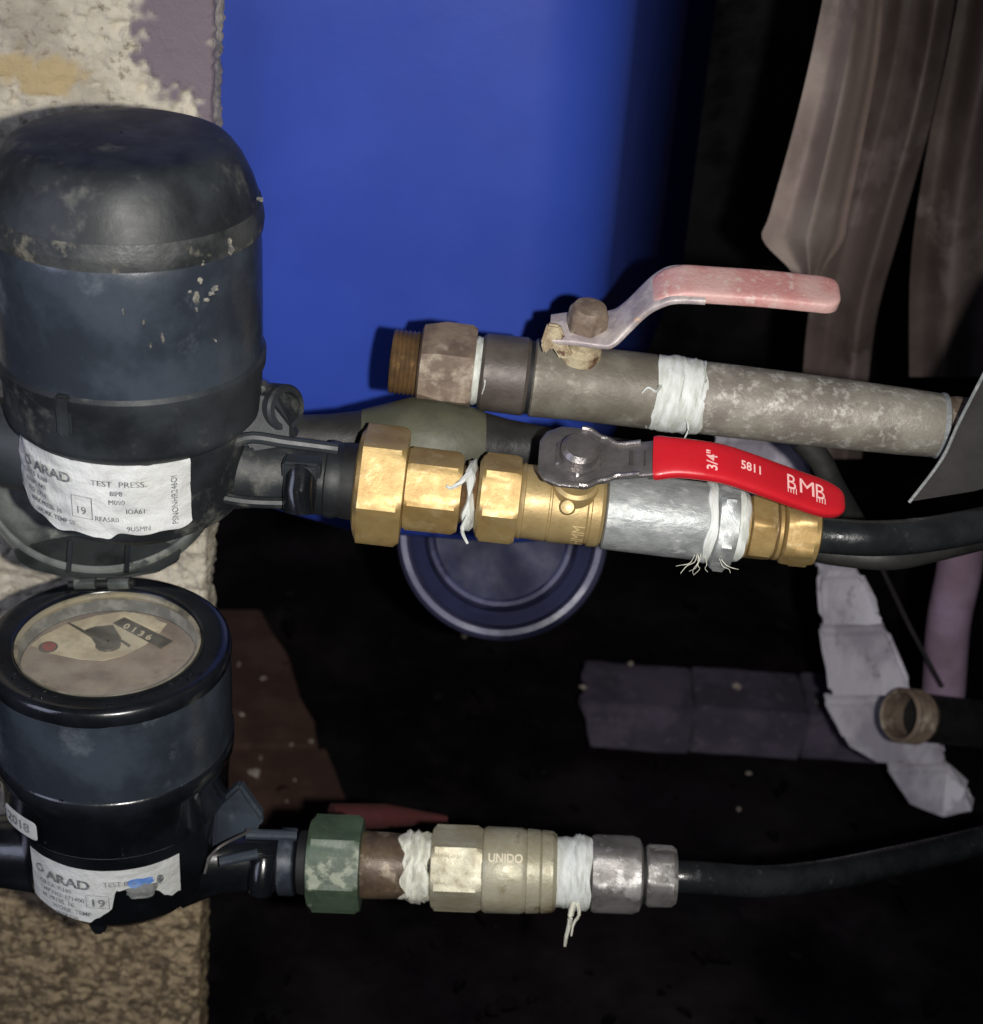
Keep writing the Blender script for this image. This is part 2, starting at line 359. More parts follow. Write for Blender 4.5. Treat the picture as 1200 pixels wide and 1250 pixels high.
# ------------------------------------------------------------------ setting: pillar, blue sheet, floor
def pillar():
    Y0 = 0.145
    e0 = P(262, 60, Y0); e1 = P(243, 1240, Y0)
    nx, nz = 170, 620
    zt, zb = e0.z+0.05, -0.2
    xl = -0.42
    zS = P(120, 1000, Y0).z; NW = 9; vs, fs, mask = [], [], []
    pA, pB, pC = P(222, 35, Y0), P(35, 92, Y0), P(256, 88, Y0)
    for j in range(nz+1):
        z = zb + (zt-zb)*j/nz
        xe = e1.x + (e0.x-e1.x)*(z-e1.z)/(e0.z-e1.z)
        xe += 0.0014*noise.noise(Vector((0, 0, z*90))) + 0.0011*noise.noise(Vector((5, 0, z*380)))
        for i in range(nx+1+NW):
            wrap = max(0, i-nx); u = min(1, i/nx); x = xl + (xe-xl)*(1-(1-u)**1.35)
            q = Vector((x, 0, z))
            # smooth old render left at the top right corner, rough broken plaster elsewhere
            d = ((x-pA.x)/0.020)**2 + ((z-pA.z)/0.030)**2
            d2 = ((x-pC.x)/0.011)**2 + ((z-pC.z)/0.022)**2
            wob = .55*noise.noise(q*75) + .35*noise.noise(q*240)
            a = max(0, min(1, (1.15 - min(d, d2) + wob*1.3)*2.2))
            d3 = ((x-pB.x)/0.030)**2 + ((z-pB.z)/0.0085)**2
            b_ = max(0, min(1, (1.1 - d3 + wob*1.5)*1.6)); b_ *= (1-a)
            rgh = noise.fractal(q*40, 1.0, 2.0, 2)*0.0012 + noise.fractal(q*130+Vector((3, 1, 7)), .45, 2.2, 4)*0.0013 + max(0, noise.noise(q*260)-.22)*0.005 - max(0, noise.noise(q*200+Vector((2,8,4)))-.3)*.006 - max(0, noise.noise(q*120+Vector((9,9,9)))-.35)*.004
            y = Y0 - rgh*(1-.85*a)*(1-.6*b_) - .002*a - .001*b_
            if u > .985: y += 0.002*(u-.985)/.015
            if wrap:
                q2 = Vector((3, wrap*.0028, z)); y = Y0+.002+wrap*.0028
                x = xe + .0006 - .0035*max(0, noise.noise(q2*70)) - .0022*abs(noise.noise(q2*220))
            c_ = max(0, min(1, (zS - z)/.03 + .8*noise.noise(q*40))); vs.append((x, y, z)); mask.append((a if not wrap else 0, b_ if not wrap else 0, c_))
    for j in range(nz):
        for i in range(nx+NW):
            W_ = nx+NW+1; q = j*W_+i; fs.append((q, q+1, q+W_+1, q+W_))
    me = bpy.data.meshes.new('plaster_pillar'); me.from_pydata(vs, [], fs)
    at = me.color_attributes.new('patch', 'FLOAT_COLOR', 'POINT')
    at.data.foreach_set('color', [c for a, b_, c_ in mask for c in (a, b_, c_, 1)])
    m = mat('crumbling_plaster', lin((198, 190, 172)), 0.85, col2=lin((168, 160, 144)), vscale=45, col3=lin((140, 128, 110)), v3scale=170, lo3=.54, hi3=.7,
            bump=.0009, bscale=520)
    nt = m.node_tree; N = nt.nodes; L = nt.links; bs = N['Principled BSDF']
    src = bs.inputs['Base Color'].links[0].from_socket
    ca = N.new('ShaderNodeAttribute'); ca.attribute_name = 'patch'; sp = N.new('ShaderNodeSeparateColor'); L.new(ca.outputs['Color'], sp.inputs[0])
    x1 = N.new('ShaderNodeMix'); x1.data_type = 'RGBA'; L.new(sp.outputs[0], x1.inputs[0]); L.new(src, x1.inputs[6]); x1.inputs[7].default_value = (*lin((118, 106, 114)), 1)
    x2 = N.new('ShaderNodeMix'); x2.data_type = 'RGBA'; L.new(sp.outputs[1], x2.inputs[0]); L.new(x1.outputs[2], x2.inputs[6]); x2.inputs[7].default_value = (*lin((180, 160, 120)), 1)
    n5 = N.new('ShaderNodeTexNoise'); n5.inputs['Scale'].default_value = 190; n5.inputs['Detail'].default_value = 5
    r5 = N.new('ShaderNodeMapRange'); r5.inputs[1].default_value = .42; r5.inputs[2].default_value = .58; L.new(n5.outputs['Fac'], r5.inputs[0])
    tc5 = N.new('ShaderNodeTexCoord'); L.new(tc5.outputs['Object'], n5.inputs['Vector'])
    x4 = N.new('ShaderNodeMix'); x4.data_type = 'RGBA'; L.new(r5.outputs[0], x4.inputs[0]); x4.inputs[6].default_value = (*lin((158, 140, 110)), 1); x4.inputs[7].default_value = (*lin((98, 84, 64)), 1)
    x3 = N.new('ShaderNodeMix'); x3.data_type = 'RGBA'; L.new(sp.outputs[2], x3.inputs[0]); L.new(x2.outputs[2], x3.inputs[6]); L.new(x4.outputs[2], x3.inputs[7])
    L.new(x3.outputs[2], bs.inputs['Base Color'])
    me.shade_smooth()
    o = bpy.data.objects.new('plaster_pillar', me); COL.objects.link(o); me.materials.append(m)
    tag(o, 'rough crumbling beige plaster pillar behind the two meters', 'pillar')
    # side and back close the pillar
    box('pillar_core', (xl, Y0+.0045, zb), (min(e0.x, e1.x)-.008, Y0+.055, zt), m, o, bev=0)
pillar()

def blue_sheet():
    Yb = 0.165
    xc = P(640, 200, Yb).x; rr = 0.046; A_ = 78
    prof = [(-0.40, Yb), (-.2, Yb), (-.12, Yb), (P(430, 640, Yb).x, Yb), (xc-.02, Yb)] + [(xc + rr*math.sin(rad(a)), Yb + rr - rr*math.cos(rad(a))) for a in range(0, A_+1, 3)]
    ex, ey = prof[-1]
    prof += [(ex+.34*math.cos(rad(A_)), ey+.34*math.sin(rad(A_))), (ex+.34*math.cos(rad(A_))-.02, ey+.38)]
    pa, pb = P(268, 622, Yb), P(432, 668, Yb); zt = CAM.z + .12
    def zb(x): return pa.z + (pb.z-pa.z)*max(-.5, min(1.0, (x-pa.x)/(pb.x-pa.x)))
    rb = .02; K = [(rb*(1-math.cos(rad(a))), rb*(1-math.sin(rad(a)))) for a in range(0, 91, 15)]
    vs, fs = [], []
    n = len(prof); rows = len(K)+6
    for k in range(rows):
        for (x, y) in prof:
            z0 = zb(x)
            if k < len(K): z, inn = z0+K[k][0], K[k][1]
            else: z, inn = z0+rb+(zt-z0-rb)*(k-len(K)+1)/6, 0
            f_ = min(1, (y-Yb)/rr)
            vs.append((x-inn*f_, y+inn*(1-f_), z))
    for j in range(rows-1):
        for i in range(n-1):
            q = j*n+i; fs.append((q, q+1, q+n+1, q+n))
    fs.append(tuple(range(n)))
    o = link('blue_tank', mesh('blue_tank', vs, fs), 'blue', sharp=60)
    tag(o, 'blue painted sheet tank with rounded corner behind the valves', 'tank')
blue_sheet()

def round_lid():
    c = P(612, 652, 0.20); ax = (CAM-c).normalized(); ax = (ax+Vector((-.03, 0, .05))).normalized()
    rot = ax.to_track_quat('X', 'Z').to_matrix().to_4x4(); rot.translation = c
    e = empty('drum_lid', rot)
    tag(e, 'navy blue round lid with raised rims in a paler lit tone under the brass valve', 'lid')
    k = proj(c)[2]/FPX
    lathe('disc', [(-.02, 80*k), (0.001, 80*k), (.001, 40*k), (.001, .0005)], 'navy', e)
    lathe('inner_rim', [(-.02, 79*k), (.005, 80*k), (.0065, 83*k), (.006, 88*k), (.003, 90*k), (-.004, 94*k), (-.02, 96*k)], 'rim', e, caps=False)
    lathe('channel', [(-.02, 95*k), (-.006, 95*k), (-.009, 112*k), (-.02, 113*k)], 'navy', e, caps=False)
    lathe('outer_rim', [(-.03, 110*k), (-.009, 113*k), (-.0035, 117*k), (-.0035, 124*k), (-.009, 130*k), (-.03, 132*k)], 'rim', e, caps=False)
    lathe('skirt', [(-.11, 134*k), (-.03, 133*k), (-.018, 131*k)], 'navy', e, caps=False)
round_lid()

FZ = -0.20
def floor():
    vs, fs = [], []
    n = 60
    for j in range(n+1):
        for i in range(n+1):
            x = -1.2+2.6*i/n; y = -.3+2.0*j/n
            vs.append((x, y, FZ-.012+.008*noise.fractal(Vector((x*9, y*9, 0)), 1, 2, 3)))
    for j in range(n):
        for i in range(n):
            q = j*(n+1)+i; fs.append((q, q+1, q+n+2, q+n+1))
    o = link('ground', mesh('ground', vs, fs), 'shade_black'); tag(o, kind='structure')
    bw = box('back_wall', (-1.2, 1.25, -.25), (1.4, 1.3, 1.6), 'shade_black', bev=0); tag(bw, kind='structure')
    # brown clay tiles beside the pillar, outlines cut along the shadow edge
    xs = [P(250, 800, .4).x-.10]
    ya = Pz(330, 911, FZ).y
    xr = Pz(378, 850, FZ).x
    tb = box('tiled_floor', (xr-.41, ya-.26, FZ-.03), (xr-.06, ya+.25, FZ-.009), 'shade_black', bev=0)
    tag(tb, kind='structure')
    for k, pl in enumerate([[(150, 909), (388, 909), (383, 880), (366, 850), (352, 800), (330, 768), (318, 744), (150, 744)],
                            [(150, 1075), (352, 1075), (420, 1060), (436, 1010), (416, 960), (398, 913), (150, 913)]]):
        prism('tile', [Pz(x, y, FZ) for x, y in pl], (0, 0, -.008), 'tile', tb, bev=.001, rough=.0006, seed=k*5)
floor()

def litter():
    bm = bmesh.new(); rnd = random.Random(11)
    for i in range(260):
        px, py = rnd.uniform(280, 1260), rnd.uniform(690, 1300)
        c = Pz(px, py, FZ-.006)
        r = rnd.choice((.0015, .002, .003, .0045))*rnd.uniform(.7, 1.3)
        if rnd.random() < .25: lump(bm, c, r*.7, (1, .6, .5), seed=i*.7, sub=1, amp=.8)
        else:    # curled leaf scrap
            a = rnd.uniform(0, 6.28); u = Vector((math.cos(a), math.sin(a), rnd.uniform(-.3, .3))); v = Vector((-math.sin(a), math.cos(a), rnd.uniform(-.5, .5)))
            L_ = r*rnd.uniform(2, 4); W_ = r*rnd.uniform(.8, 1.6); c = c+Vector((0, 0, r*.8))
            vv = [bm.verts.new(c+u*(L_*(t-.5))+v*(W_*sgn*math.sin(PI*(.12+.76*t)))+Vector((0, 0, (.9*W_ if sgn else 0)))) for t in (0, .35, .7, 1) for sgn in (-1, 0, 1)]
            for k in range(3):
                for m_ in range(2):
                    q_ = k*3+m_; bm.faces.new((vv[q_], vv[q_+1], vv[q_+4], vv[q_+3]))
    me = bpy.data.meshes.new('leaf_litter'); bm.to_mesh(me); bm.free()
    tag(link('leaf_litter', me, 'litter'), 'dark leaf scraps and clods strewn on the black ground', 'litter', kind='stuff')
litter()

def chips():
    for i, (px, py, s) in enumerate([(312, 944, 9), (380, 905, 4), (356, 909, 3), (295, 872, 4), (321, 828, 4), (292, 811, 4), (318, 925, 4), (360, 952, 2.4), (350, 978, 2.4),
                                     (398, 1060, 3), (567, 776, 4), (712, 839, 5), (900, 838, 7), (770, 810, 4), (997, 857, 4), (914, 944, 4), 
                                     (902, 988, 3.5), ]):
        Z = FZ+.001
        if py in (838, 839, 857, 810): Z = FZ+.046
        c = Pz(px, py, Z); k = proj(c)[2]/FPX
        bm = bmesh.new(); lump(bm, c, s*k*.9, (1, random.uniform(.4, .8), .5), seed=i*3.3, sub=2, amp=1.0)
        me = bpy.data.meshes.new('plaster_chip'); bm.to_mesh(me); bm.free()
        o = link('plaster_chip', me, 'pebble')
        special = {0: 'largest pale plaster chip lying on the brown tile left of the lower green nut', 12: 'biggest pale chip on the violet grey kerb',
                   10: 'small pale chip on the black ground just under the navy drum lid', 11: 'pale chip at the left end of the violet grey kerb'}.get(i)
        if special: tag(o, special, 'chip')
        elif px < 400: tag(o, 'tiny pale plaster chip on the brown tiles beside the pillar', 'chip', 'tiny chips on the brown tiles')
        elif py == 857: tag(o, 'tiny pale chip on the kerb beside the pale slabs', 'chip')
        elif py == 810: tag(o, 'tiny pale chip on the back edge of the first kerb block', 'chip')
        elif py == 944: tag(o, 'tiny pale chip on black ground just in front of the kerb', 'chip')
        else: tag(o, 'tiny pale chip on black ground nearest above the lower black pipe', 'chip')
chips()

def kerb():
    z0, z1 = FZ, FZ+.045
    y0 = Pz(850, 922, FZ).y
    y1 = Pz(850, 815, z1).y
    xs = [proj_x for proj_x in (Pz(712, 880, z1).x, Pz(852, 880, z1).x, Pz(990, 880, z1).x, Pz(1130, 880, z1).x)]
    e = empty('stone_kerb', Matrix.Translation((xs[0], y0, z0)))
    tag(e, 'low violet grey stone kerb lying on the black ground', 'kerb')
    for i in range(3):
        a, b = xs[i]-xs[0], xs[i+1]-xs[0]-.0015
        bm = bmesh.new(); bmesh.ops.create_cube(bm, size=1)
        for v in bm.verts:
            v.co = Vector((a+(v.co.x+.5)*(b-a), (v.co.y+.5)*(y1-y0)+.004*i, (v.co.z+.5)*(z1-z0)-.001*i))
        bmesh.ops.bevel(bm, geom=bm.edges[:], offset=.0015, segments=2, affect='EDGES')
        bmesh.ops.subdivide_edges(bm, edges=bm.edges[:], cuts=6, use_grid_fill=True)
        if i == 0:
            for v in bm.verts: v.co.x += max(0, 1-v.co.x/.03)*(.010*(1-v.co.z/(z1-z0)) + .008*noise.noise(Vector((0, v.co.y*60, v.co.z*50))))
        for v in bm.verts: v.co += noise.noise_vector(v.co*45+Vector((i*9, 0, 0)))*.0012
        me = bpy.data.meshes.new('kerb_block'); bm.to_mesh(me); bm.free()
        link('kerb_block', me, 'kerb', e)
kerb()

def slabs():  # outlines and pale colour stand for a patch of light on the strip
    polys = [[(868, 536), (968, 540), (986, 566), (996, 612), (902, 612)],
             [(980, 612), (1016, 664), (1046, 699), (998, 701), (988, 668)],
             [(998, 703), (1050, 702), (1082, 764), (1064, 768), (1001, 767)],
             [(1000, 771), (1066, 770), (1085, 772), (1116, 848), (1096, 854), (1014, 853)],
             [(1004, 858), (1096, 857), (1114, 905), (1152, 914), (1158, 930), (1142, 938), (1072, 936), (1034, 915)],
             [(1080, 941), (1156, 939), (1182, 970), (1188, 994), (1150, 1003), (1110, 985)]]
    c0 = P(1060, 850, .30)
    e = empty('lit_patch_slabs', Matrix.Translation(c0)); tag(e, 'column of pale slabs shaped as a patch of light behind the black pipes', 'edging')
    for i, pl in enumerate(polys):
        Y = [.23, .255, .28, .30, .31, .32][i]
        o = prism('slab', [P(x, y, Y + .045*(max(p_[0] for p_ in pl)-x)/100 + .012*math.sin(i*2.1+y*.05))-c0 for x, y in pl], (0, .012, .002), 'slab', e, bev=.003, rough=.0008, seed=i*4)
slabs()

def right_side():
    def ext(px0, py0, px1, py1, Y0, Y1): return P(px0, py0, Y0), P(px1, py1, Y1)
    # creased metal strips leaning from the top right; rows give left and right edge, py, depth
    def creased(name, label, rows, m, folds, amp=.016, nu=26, seed=0, th=.0012):
        L_ = smooth_path([Vector((a, b, c)) for (a, b, c, Y) in rows], 6); R_ = smooth_path([Vector((y, Y, 0)) for (a, b, y, Y) in [(r[0], r[1], r[2], r[3]) for r in rows]], 6)
        vs, fs = [], []
        for l_, r_ in zip(L_, R_):
            for i in range(nu+1):
                u = i/nu
                d = 0
                for (uc, wv, k) in folds: d += k*max(0, 1-abs(u-uc)/wv)
                q_ = Vector((u*2.2+seed, l_.z*.006, seed))
                vs.append(P(l_.x+(l_.y-l_.x)*u, l_.z, r_.y - amp*(d*d*(3-2*d) if 0 < d < 1 else d) + .004*noise.noise(q_)))
        n = nu+1; k = len(vs); R = len(L_)
        vs += [Vector(v)+Vector((.0004, th, 0)) for v in vs]
        for j in range(R-1):
            for i in range(nu):
                q = j*n+i; fs.append((q, q+1, q+n+1, q+n)); fs.append((k+q, k+q+n, k+q+n+1, k+q+1))
            for i in (0, nu):
                q = j*n+i; fs.append((q, q+n, k+q+n, k+q))
        for j in (0, R-1):
            for i in range(nu):
                q = j*n+i; fs.append((q, q+1, k+q+1, k+q))
        o = link(name, mesh(name, vs, fs), m, sharp=75); tag(o, label, 'metal strip'); return o
    creased('metal_profile', 'pale folded sheet metal strip leaning right of the blue tank',
            [(1016, 1084, -60, .30), (992, 1074, 60, .30), (968, 1056, 160, .30), (940, 1036, 260, .30), (931, 1030, 292, .30), (962, 1008, 326, .30), (968, 1004, 338, .30)],
            'profile', [(.55, .3, .8), (.95, .12, -.6)], seed=2)
    creased('brown_panel', 'wide dark brown metal panel at the upper right behind the long pipe',
            [(1078, 1176, -60, .36), (1066, 1156, 60, .36), (1046, 1134, 160, .36), (1010, 1100, 280, .36), (985, 1068, 400, .37), (975, 1052, 560, .38)],
            'brownsheet', [(.75, .3, .8), (.3, .2, -.3)], seed=5, amp=.014)
    creased('narrow_profile', 'narrow grey brown metal strip at the top right edge',
            [(1180, 1290, -60, .39), (1158, 1280, 60, .39), (1132, 1260, 180, .39), (1112, 1240, 320, .39), (1110, 1220, 460, .40)],
            'brownsheet', [(.4, .3, 1)], seed=8)
    # violet post, thin rod, rusty open pipe, dark sheet
    a = [P(1176, 648, .33), P(1170, 700, .33), P(1158, 760, .33), P(1152, 845, .33)]
    o = tube('violet_post', smooth_path(a, 5), [.0135]*16, 'violetpole', n=24); tag(o, 'dusty violet plastic post under the black pipe at the right edge', 'post')
    o = tube('thin_rod', [P(1072, 684, .30), P(1110, 764, .30), P(1150, 838, .30)], .0013, 'sheet', n=10); tag(o, 'thin grey rod slanting beside the violet post', 'rod')
    L = Line((1098, 873), (1200, 884), .27, .30)
    e = empty('open_pipe', L.mw()); tag(e, 'dark pipe end with a rusty threaded collar pointing left', 'pipe')
    r = L.r(1100, 34)
    lathe('collar', [(.020, r*.80), (0, r*.82), (-.001, r*.9), (.001, r)] + [(.001+.0012*k, r*(1 if k % 2 else .95)) for k in range(1, 13)] + [(.018, r*.9)], 'rust', e, caps=False)
    lathe('bore', [(.0195, r*.80), (.0198, .0001)], 'hole', e)  # black disc for the shade deep in the pipe
    lathe('pipe_wall', [(.017, r*.9), (.019, r*.88), (.16, r*.88)], 'hole', e)
    o = prism('dark_sheet', [P(1110, 613, .030), P(1150, 560, .030), P(1176, 505, .028), P(1262, 340, .025), P(1330, 560, .015), P(1190, 600, .025)], (.0006, .0016, 0), 'sheet', bev=.0005)
    tag(o, 'dark sheet metal flap with a bright cut edge at the right', 'sheet')
    tube('cut_edge', smooth_path([P(1110, 613, .0295), P(1150, 560, .0295), P(1176, 505, .0275), P(1262, 340, .0245)], 5), .0007, 'zinc', o, n=8)
    o = tube('red_rod', [P(405, 998, .12), P(470, 996, .13), P(545, 1000, .14)], [.0075, .0065, .002], 'redcap', n=14)
    tag(o, 'dark red plastic offcut behind the lower green nut', 'offcut')
right_side()

# ------------------------------------------------------------------ run of fittings
LB = Line((600, 455), (1100, 514), .055, .055)       # rear run
LF = Line((440, 589), (985, 651), .0, .0)            # front run
LL = Line((380, 1053), (825, 1070), .0, .0)          # lower run

# olive sleeve lying behind the front run
LO = Line((300, 532), (850, 556), .030, .045)
f = Fit(LO, 'insulated_pipe', 300, 'dark olive and charcoal sleeved pipe behind the front brass nut', 'pipe')
f.lathe('black_section', [(300, 24), (340, 27), (400, 31), (445, 38), (470, 44)], 'charcoal')
f.lathe('olive_section', [(440, 39), (470, 47), (500, 55), (540, 55), (575, 47), (590, 42)], 'olive', jit=tapejit(2, .0012, 0))
f.lathe('tapered_end', [(588, 42), (620, 34), (700, 22), (790, 14), (850, 8)], 'charcoal')

# --- rear run
f = Fit(LB, 'pipe_union', 478, 'rusty hexagon union with open brass thread on the rear pipe', 'pipe fitting')
f.lathe('brass_thread', threads(478, 510, 40, 6), 'dark_brass', caps=True)
f.lathe('bore', [(476.8, 30), (479, 31)], 'hole')  # flat black disc stands for the shade inside the opening
f.lathe('hexagon_nut', [(511, 42), (514, 50), (540, 60), (572, 60), (578, 52)], 'rust', hexpx=49, th0=50, sharp=24)
f.lathe('sealing_tape', tapeprof(570, 590, 40, 12), 'tape', jit=tapejit(1, .0009, .0012))
frays('tape_thread', f, 586, 40, [(0, 25, [(3, 8), (10, 20), (9, 33), (20, 62)], .0005), (-4, 40, [(10, 10), (16, 26), (14, 40)], .0004), (1, 55, [(6, 14), (4, 30)], .0004)], 'tape')
f = Fit(LB, 'ball_valve', 588, 'old weathered ball valve with faded pink lever on the rear pipe', 'valve', )
f.lathe('sleeve', [(586, 43), (590, 47), (640, 48), (644, 45)], 'sleeve_old')
f.lathe('seam', [(642, 44.5), (652, 44.5)], 'hole')
f.lathe('body', [(648, 43), (651, 48), (680, 47), (700, 46), (740, 46), (796, 46), (800, 42)], 'valve_old')
# stem, packing nut, lever
S0 = f.loc(702, 40, 12)
def T(o, vec=None): return o
se = f.e
def vlathe(name, base, nd, prof, m, parent, n=40, hexa=None, th0=0):
    "lathe standing on base along direction nd (both local to parent)"
    o = lathe(name, prof, m, parent, hexa=hexa, th0=th0, n=n*3 if hexa else n)
    q = Vector(nd).normalized().to_track_quat('X', 'Z').to_matrix().to_4x4(); q.translation = base
    o.matrix_local = q; return o
kb = proj(LB.at(700))[2]/FPX
nb = Vector((.04, -.20, 1)).normalized()
vlathe('stem', S0, nb, [(0, .0085), (.004, .0080), (.006, .0062), (.016, .0058)], 'cream_rust', se)
lev = Vector(S0) + nb*.0125
def lv(px, py, Y):
    "photograph position at depth Y in the valve's own axes"
    return f.e.matrix_world.inverted() @ P(px, py, Y)
bpy.context.view_layer.update()
YL = .055-.006
pts = [lv(672, 402, YL), lv(700, 401, YL), (lv(735, 403, YL)), lv(750, 400, YL), lv(765, 388, YL), lv(790, 364, YL), lv(808, 352, YL), lv(826, 347, YL), lv(860, 348, YL)]
pth = smooth_path(pts, 5)
wd = Vector((0, 1, .28)).normalized()
n_ = len(pth)
vlever = strip('lever', pth, wd, [.016+.006*min(1, i/12) - (.004*math.exp(-((i-22)/6)**2)) for i in range(n_)], [.0032]*n_, 'faded_metal', se)
pts = [lv(800, 357, YL), lv(812, 350, YL), lv(828, 346.5, YL), lv(842, 346, YL), lv(870, 348, YL), lv(930, 352, YL), (lv(990, 358, YL)), lv(1008, 360, YL), lv(1018, 361, YL), lv(1024, 362, YL)]
pth = smooth_path(pts, 5); n_ = len(pth)
g = strip('grip', pth, wd, [(.0170+.0015*min(1, i/14))*(1 if i < n_-14 else math.sqrt(max(.02, 1-((i-(n_-14))/14)**2))) for i in range(n_)], [(.0036+.0022*min(1, i/12))*(1 if i < n_-6 else math.sqrt(max(.1, 1-((i-(n_-6))/6)**2))) for i in range(n_)], 'faded', vlever)
hook = prism('lever_stop', [lv(668, 396, YL-.008), lv(684, 398, YL-.008), lv(692, 420, YL-.008), lv(700, 436, YL-.008), lv(684, 440, YL-.008), lv(674, 424, YL-.008), lv(664, 434, YL-.008), lv(660, 420, YL-.008)], (0, .003, 0), 'cream_rust', vlever, bev=.0008)
vlathe('lever_nut', lev+nb*.0015, nb, [(-.002, .0075), (.001, .0082), (.007, .0078), (.0095, .0062), (.0105, .003)], 'rust', se, hexa=.0072)
f = Fit(LB, 'galvanized_pipe', 786, 'long weathered galvanized pipe running to the right edge', 'pipe')
f.lathe('pipe', [(796, 41), (840, 43), (860, 44.5), (900, 44.5), (1000, 43.5), (1100, 41), (1142, 39.5), (1146, 37)], 'zinc_old')
f.lathe('sealing_tape', tapeprof(790, 856, 45, 20, 2.0), 'tape', jit=tapejit(4, .0009, .0022))
frays('tape_thread', f, 800, 46, [(0, 55, [(-6, 2), (-16, -2), (-22, 6)], .0008), (36, 100, [(3, 8), (0, 22)], .0005)], 'tape')
f.lathe('bright_edge', [(1142, 37), (1146, 40.5), (1149, 40.5), (1152, 36)], 'zinc')
f.lathe('dark_end', [(1150, 36), (1162, 38), (1180, 38), (1184, 41), (1240, 41)], 'rust')

# --- front run
f = Fit(LF, 'brass_union', 434, 'bright brass union nut joining the upper meter outlet', 'pipe fitting')
hx = dict(th0=24, sharp=24)
f.lathe('rubber_gasket', [(418, 46), (440, 48)], 'hole')
f.lathe('union_nut', [(434, 50), (437, 62), (442, 74), (488, 74), (494, 69), (495, 50)], 'brass', hexpx=65, **hx)
f.lathe('tailpiece', [(493, 40), (496, 49), (500, 52), (556, 51), (562, 47), (563, 38)], 'brass', hexpx=45, **hx)
f.lathe('thread', threads(561, 588, 36, 5), 'dark_brass')
f.lathe('sealing_tape', [(568, 34), (569, 41), (571, 43), (574, 44), (577, 43), (579, 39), (581, 34)], 'tape', jit=tapejit(6, .0012, .0025))
frays('tape_thread', f, 574, 46, [(0, 95, [(-5, 8), (-4, 16), (3, 28)], .0011), (-6, 30, [(-8, 4), (-18, 12), (-24, 10)], .0012)], 'tape')
fv = f = Fit(LF, 'ball_valve', 582, 'brass ball valve with bright red lever on the front pipe', 'valve')
f.lathe('hexagon_end', [(582, 42), (586, 50), (590, 56), (626, 56), (632, 52)], 'brass', hexpx=48, **hx)
f.lathe('body', [(630, 42), (631, 44), (634, 46), (638, 47), (639, 45.5), (664, 46), (668, 46), (669, 45), (671, 45), (672, 46.5), (706, 46), (714, 45.5), (716, 44), (719, 44), (720, 46.5), (731, 46), (735, 43), (737, 36)], 'brass_cast')
# raised letters on the valve body
rr = f.L.r(700, 46.3)
tx = f.L.t(702)-f.t0
def on_body(u, v, w_):
    # letters run round the body: u goes down the circumference, v goes left
    th = rad(88) + u/rr
    return Vector((tx - v*.9, -(rr+w_)*math.sin(th), (rr+w_)*math.cos(th)))
for k_ in range(2):
    pass
text('raised_letters', 'MMH', .0075, lambda u, v, w_: on_body(u*.62, v-.004, w_), 'brass_text', f.e, bold=0, ext=.0003)
na = Vector((0, -math.sin(rad(25)), math.cos(rad(25)))); wa = Vector((0, math.cos(rad(25)), math.sin(rad(25))))
sx_ = f.L.t(697)-f.t0
vlathe('stem', Vector((sx_, 0, 0)) + na*.008, na, [(0, .0090), (.008, .0085), (.009, .0072), (.022, .0068)], 'brass_cast', f.e)
vlathe('stem_pin', f.loc(690, 44, 62), Vector((-.1, -.9, .5)), [(-.002, .0030), (.003, .0030), (.0042, .0024), (.0045, .001)], 'brass_cast', f.e, n=24)
def lf(px, h): px -= 4 + 12*max(0, min(1, (px-740)/60)); return Vector((f.L.t(px)-f.t0, 0, 0)) + na*h
pts = [lf(652, .0285), lf(668, .0295), lf(690, .030), lf(720, .030), lf(745, .0305), lf(775, .033), lf(798, .0352), lf(806, .0359)]
pth = smooth_path(pts, 6); n_ = len(pth)
def wfun(px):
    ks = [(645, .005), (655, .012), (668, .0225), (685, .0265), (715, .0265), (735, .020), (755, .0150), (800, .0155), (1030, .016)]
    for (a, va), (b, vb) in zip(ks, ks[1:]):
        if px <= b: 
            q = max(0, (px-a)/(b-a)); q = q*q*(3-2*q); return va+(vb-va)*q
    return ks[-1][1]
def pxof(p): return proj(f.e.matrix_world @ p)[0]
bpy.context.view_layer.update()
lever2 = strip('lever', pth, wa, [wfun(pxof(p)) for p in pth], [.0022]*n_, 'steel', f.e)
for sgn in (-1, 1):
    tube('pressed_rim', [p + wa*sgn*(wfun(pxof(p))/2-.0006) + na*.0012 for p in pth[14:-12]], .0011, 'steel', lever2, n=8)
pts = [lf(794, .0351), lf(806, .0360), lf(830, .037), (lf(870, .0365)), lf(905, .0335), lf(940, .0295), lf(975, .0255), lf(1005, .0225), lf(1028, .0205)]
gp = smooth_path(pts, 8); n_ = len(gp)
gw = [(.0165+.002*math.exp(-((i-4)/7)**2) - .0005*math.sin(i/n_*PI))*(1 if i < n_-14 else math.sqrt(max(.02, 1-((i-(n_-14))/14)**2))) for i in range(n_)]
gt = [.0052*(1 if i < n_-6 else math.sqrt(max(.12, 1-((i-(n_-6))/6)**2))) for i in range(n_)]
grip = strip('grip', gp, wa, gw, gt, 'red', lever2, n=28, e=3.6)
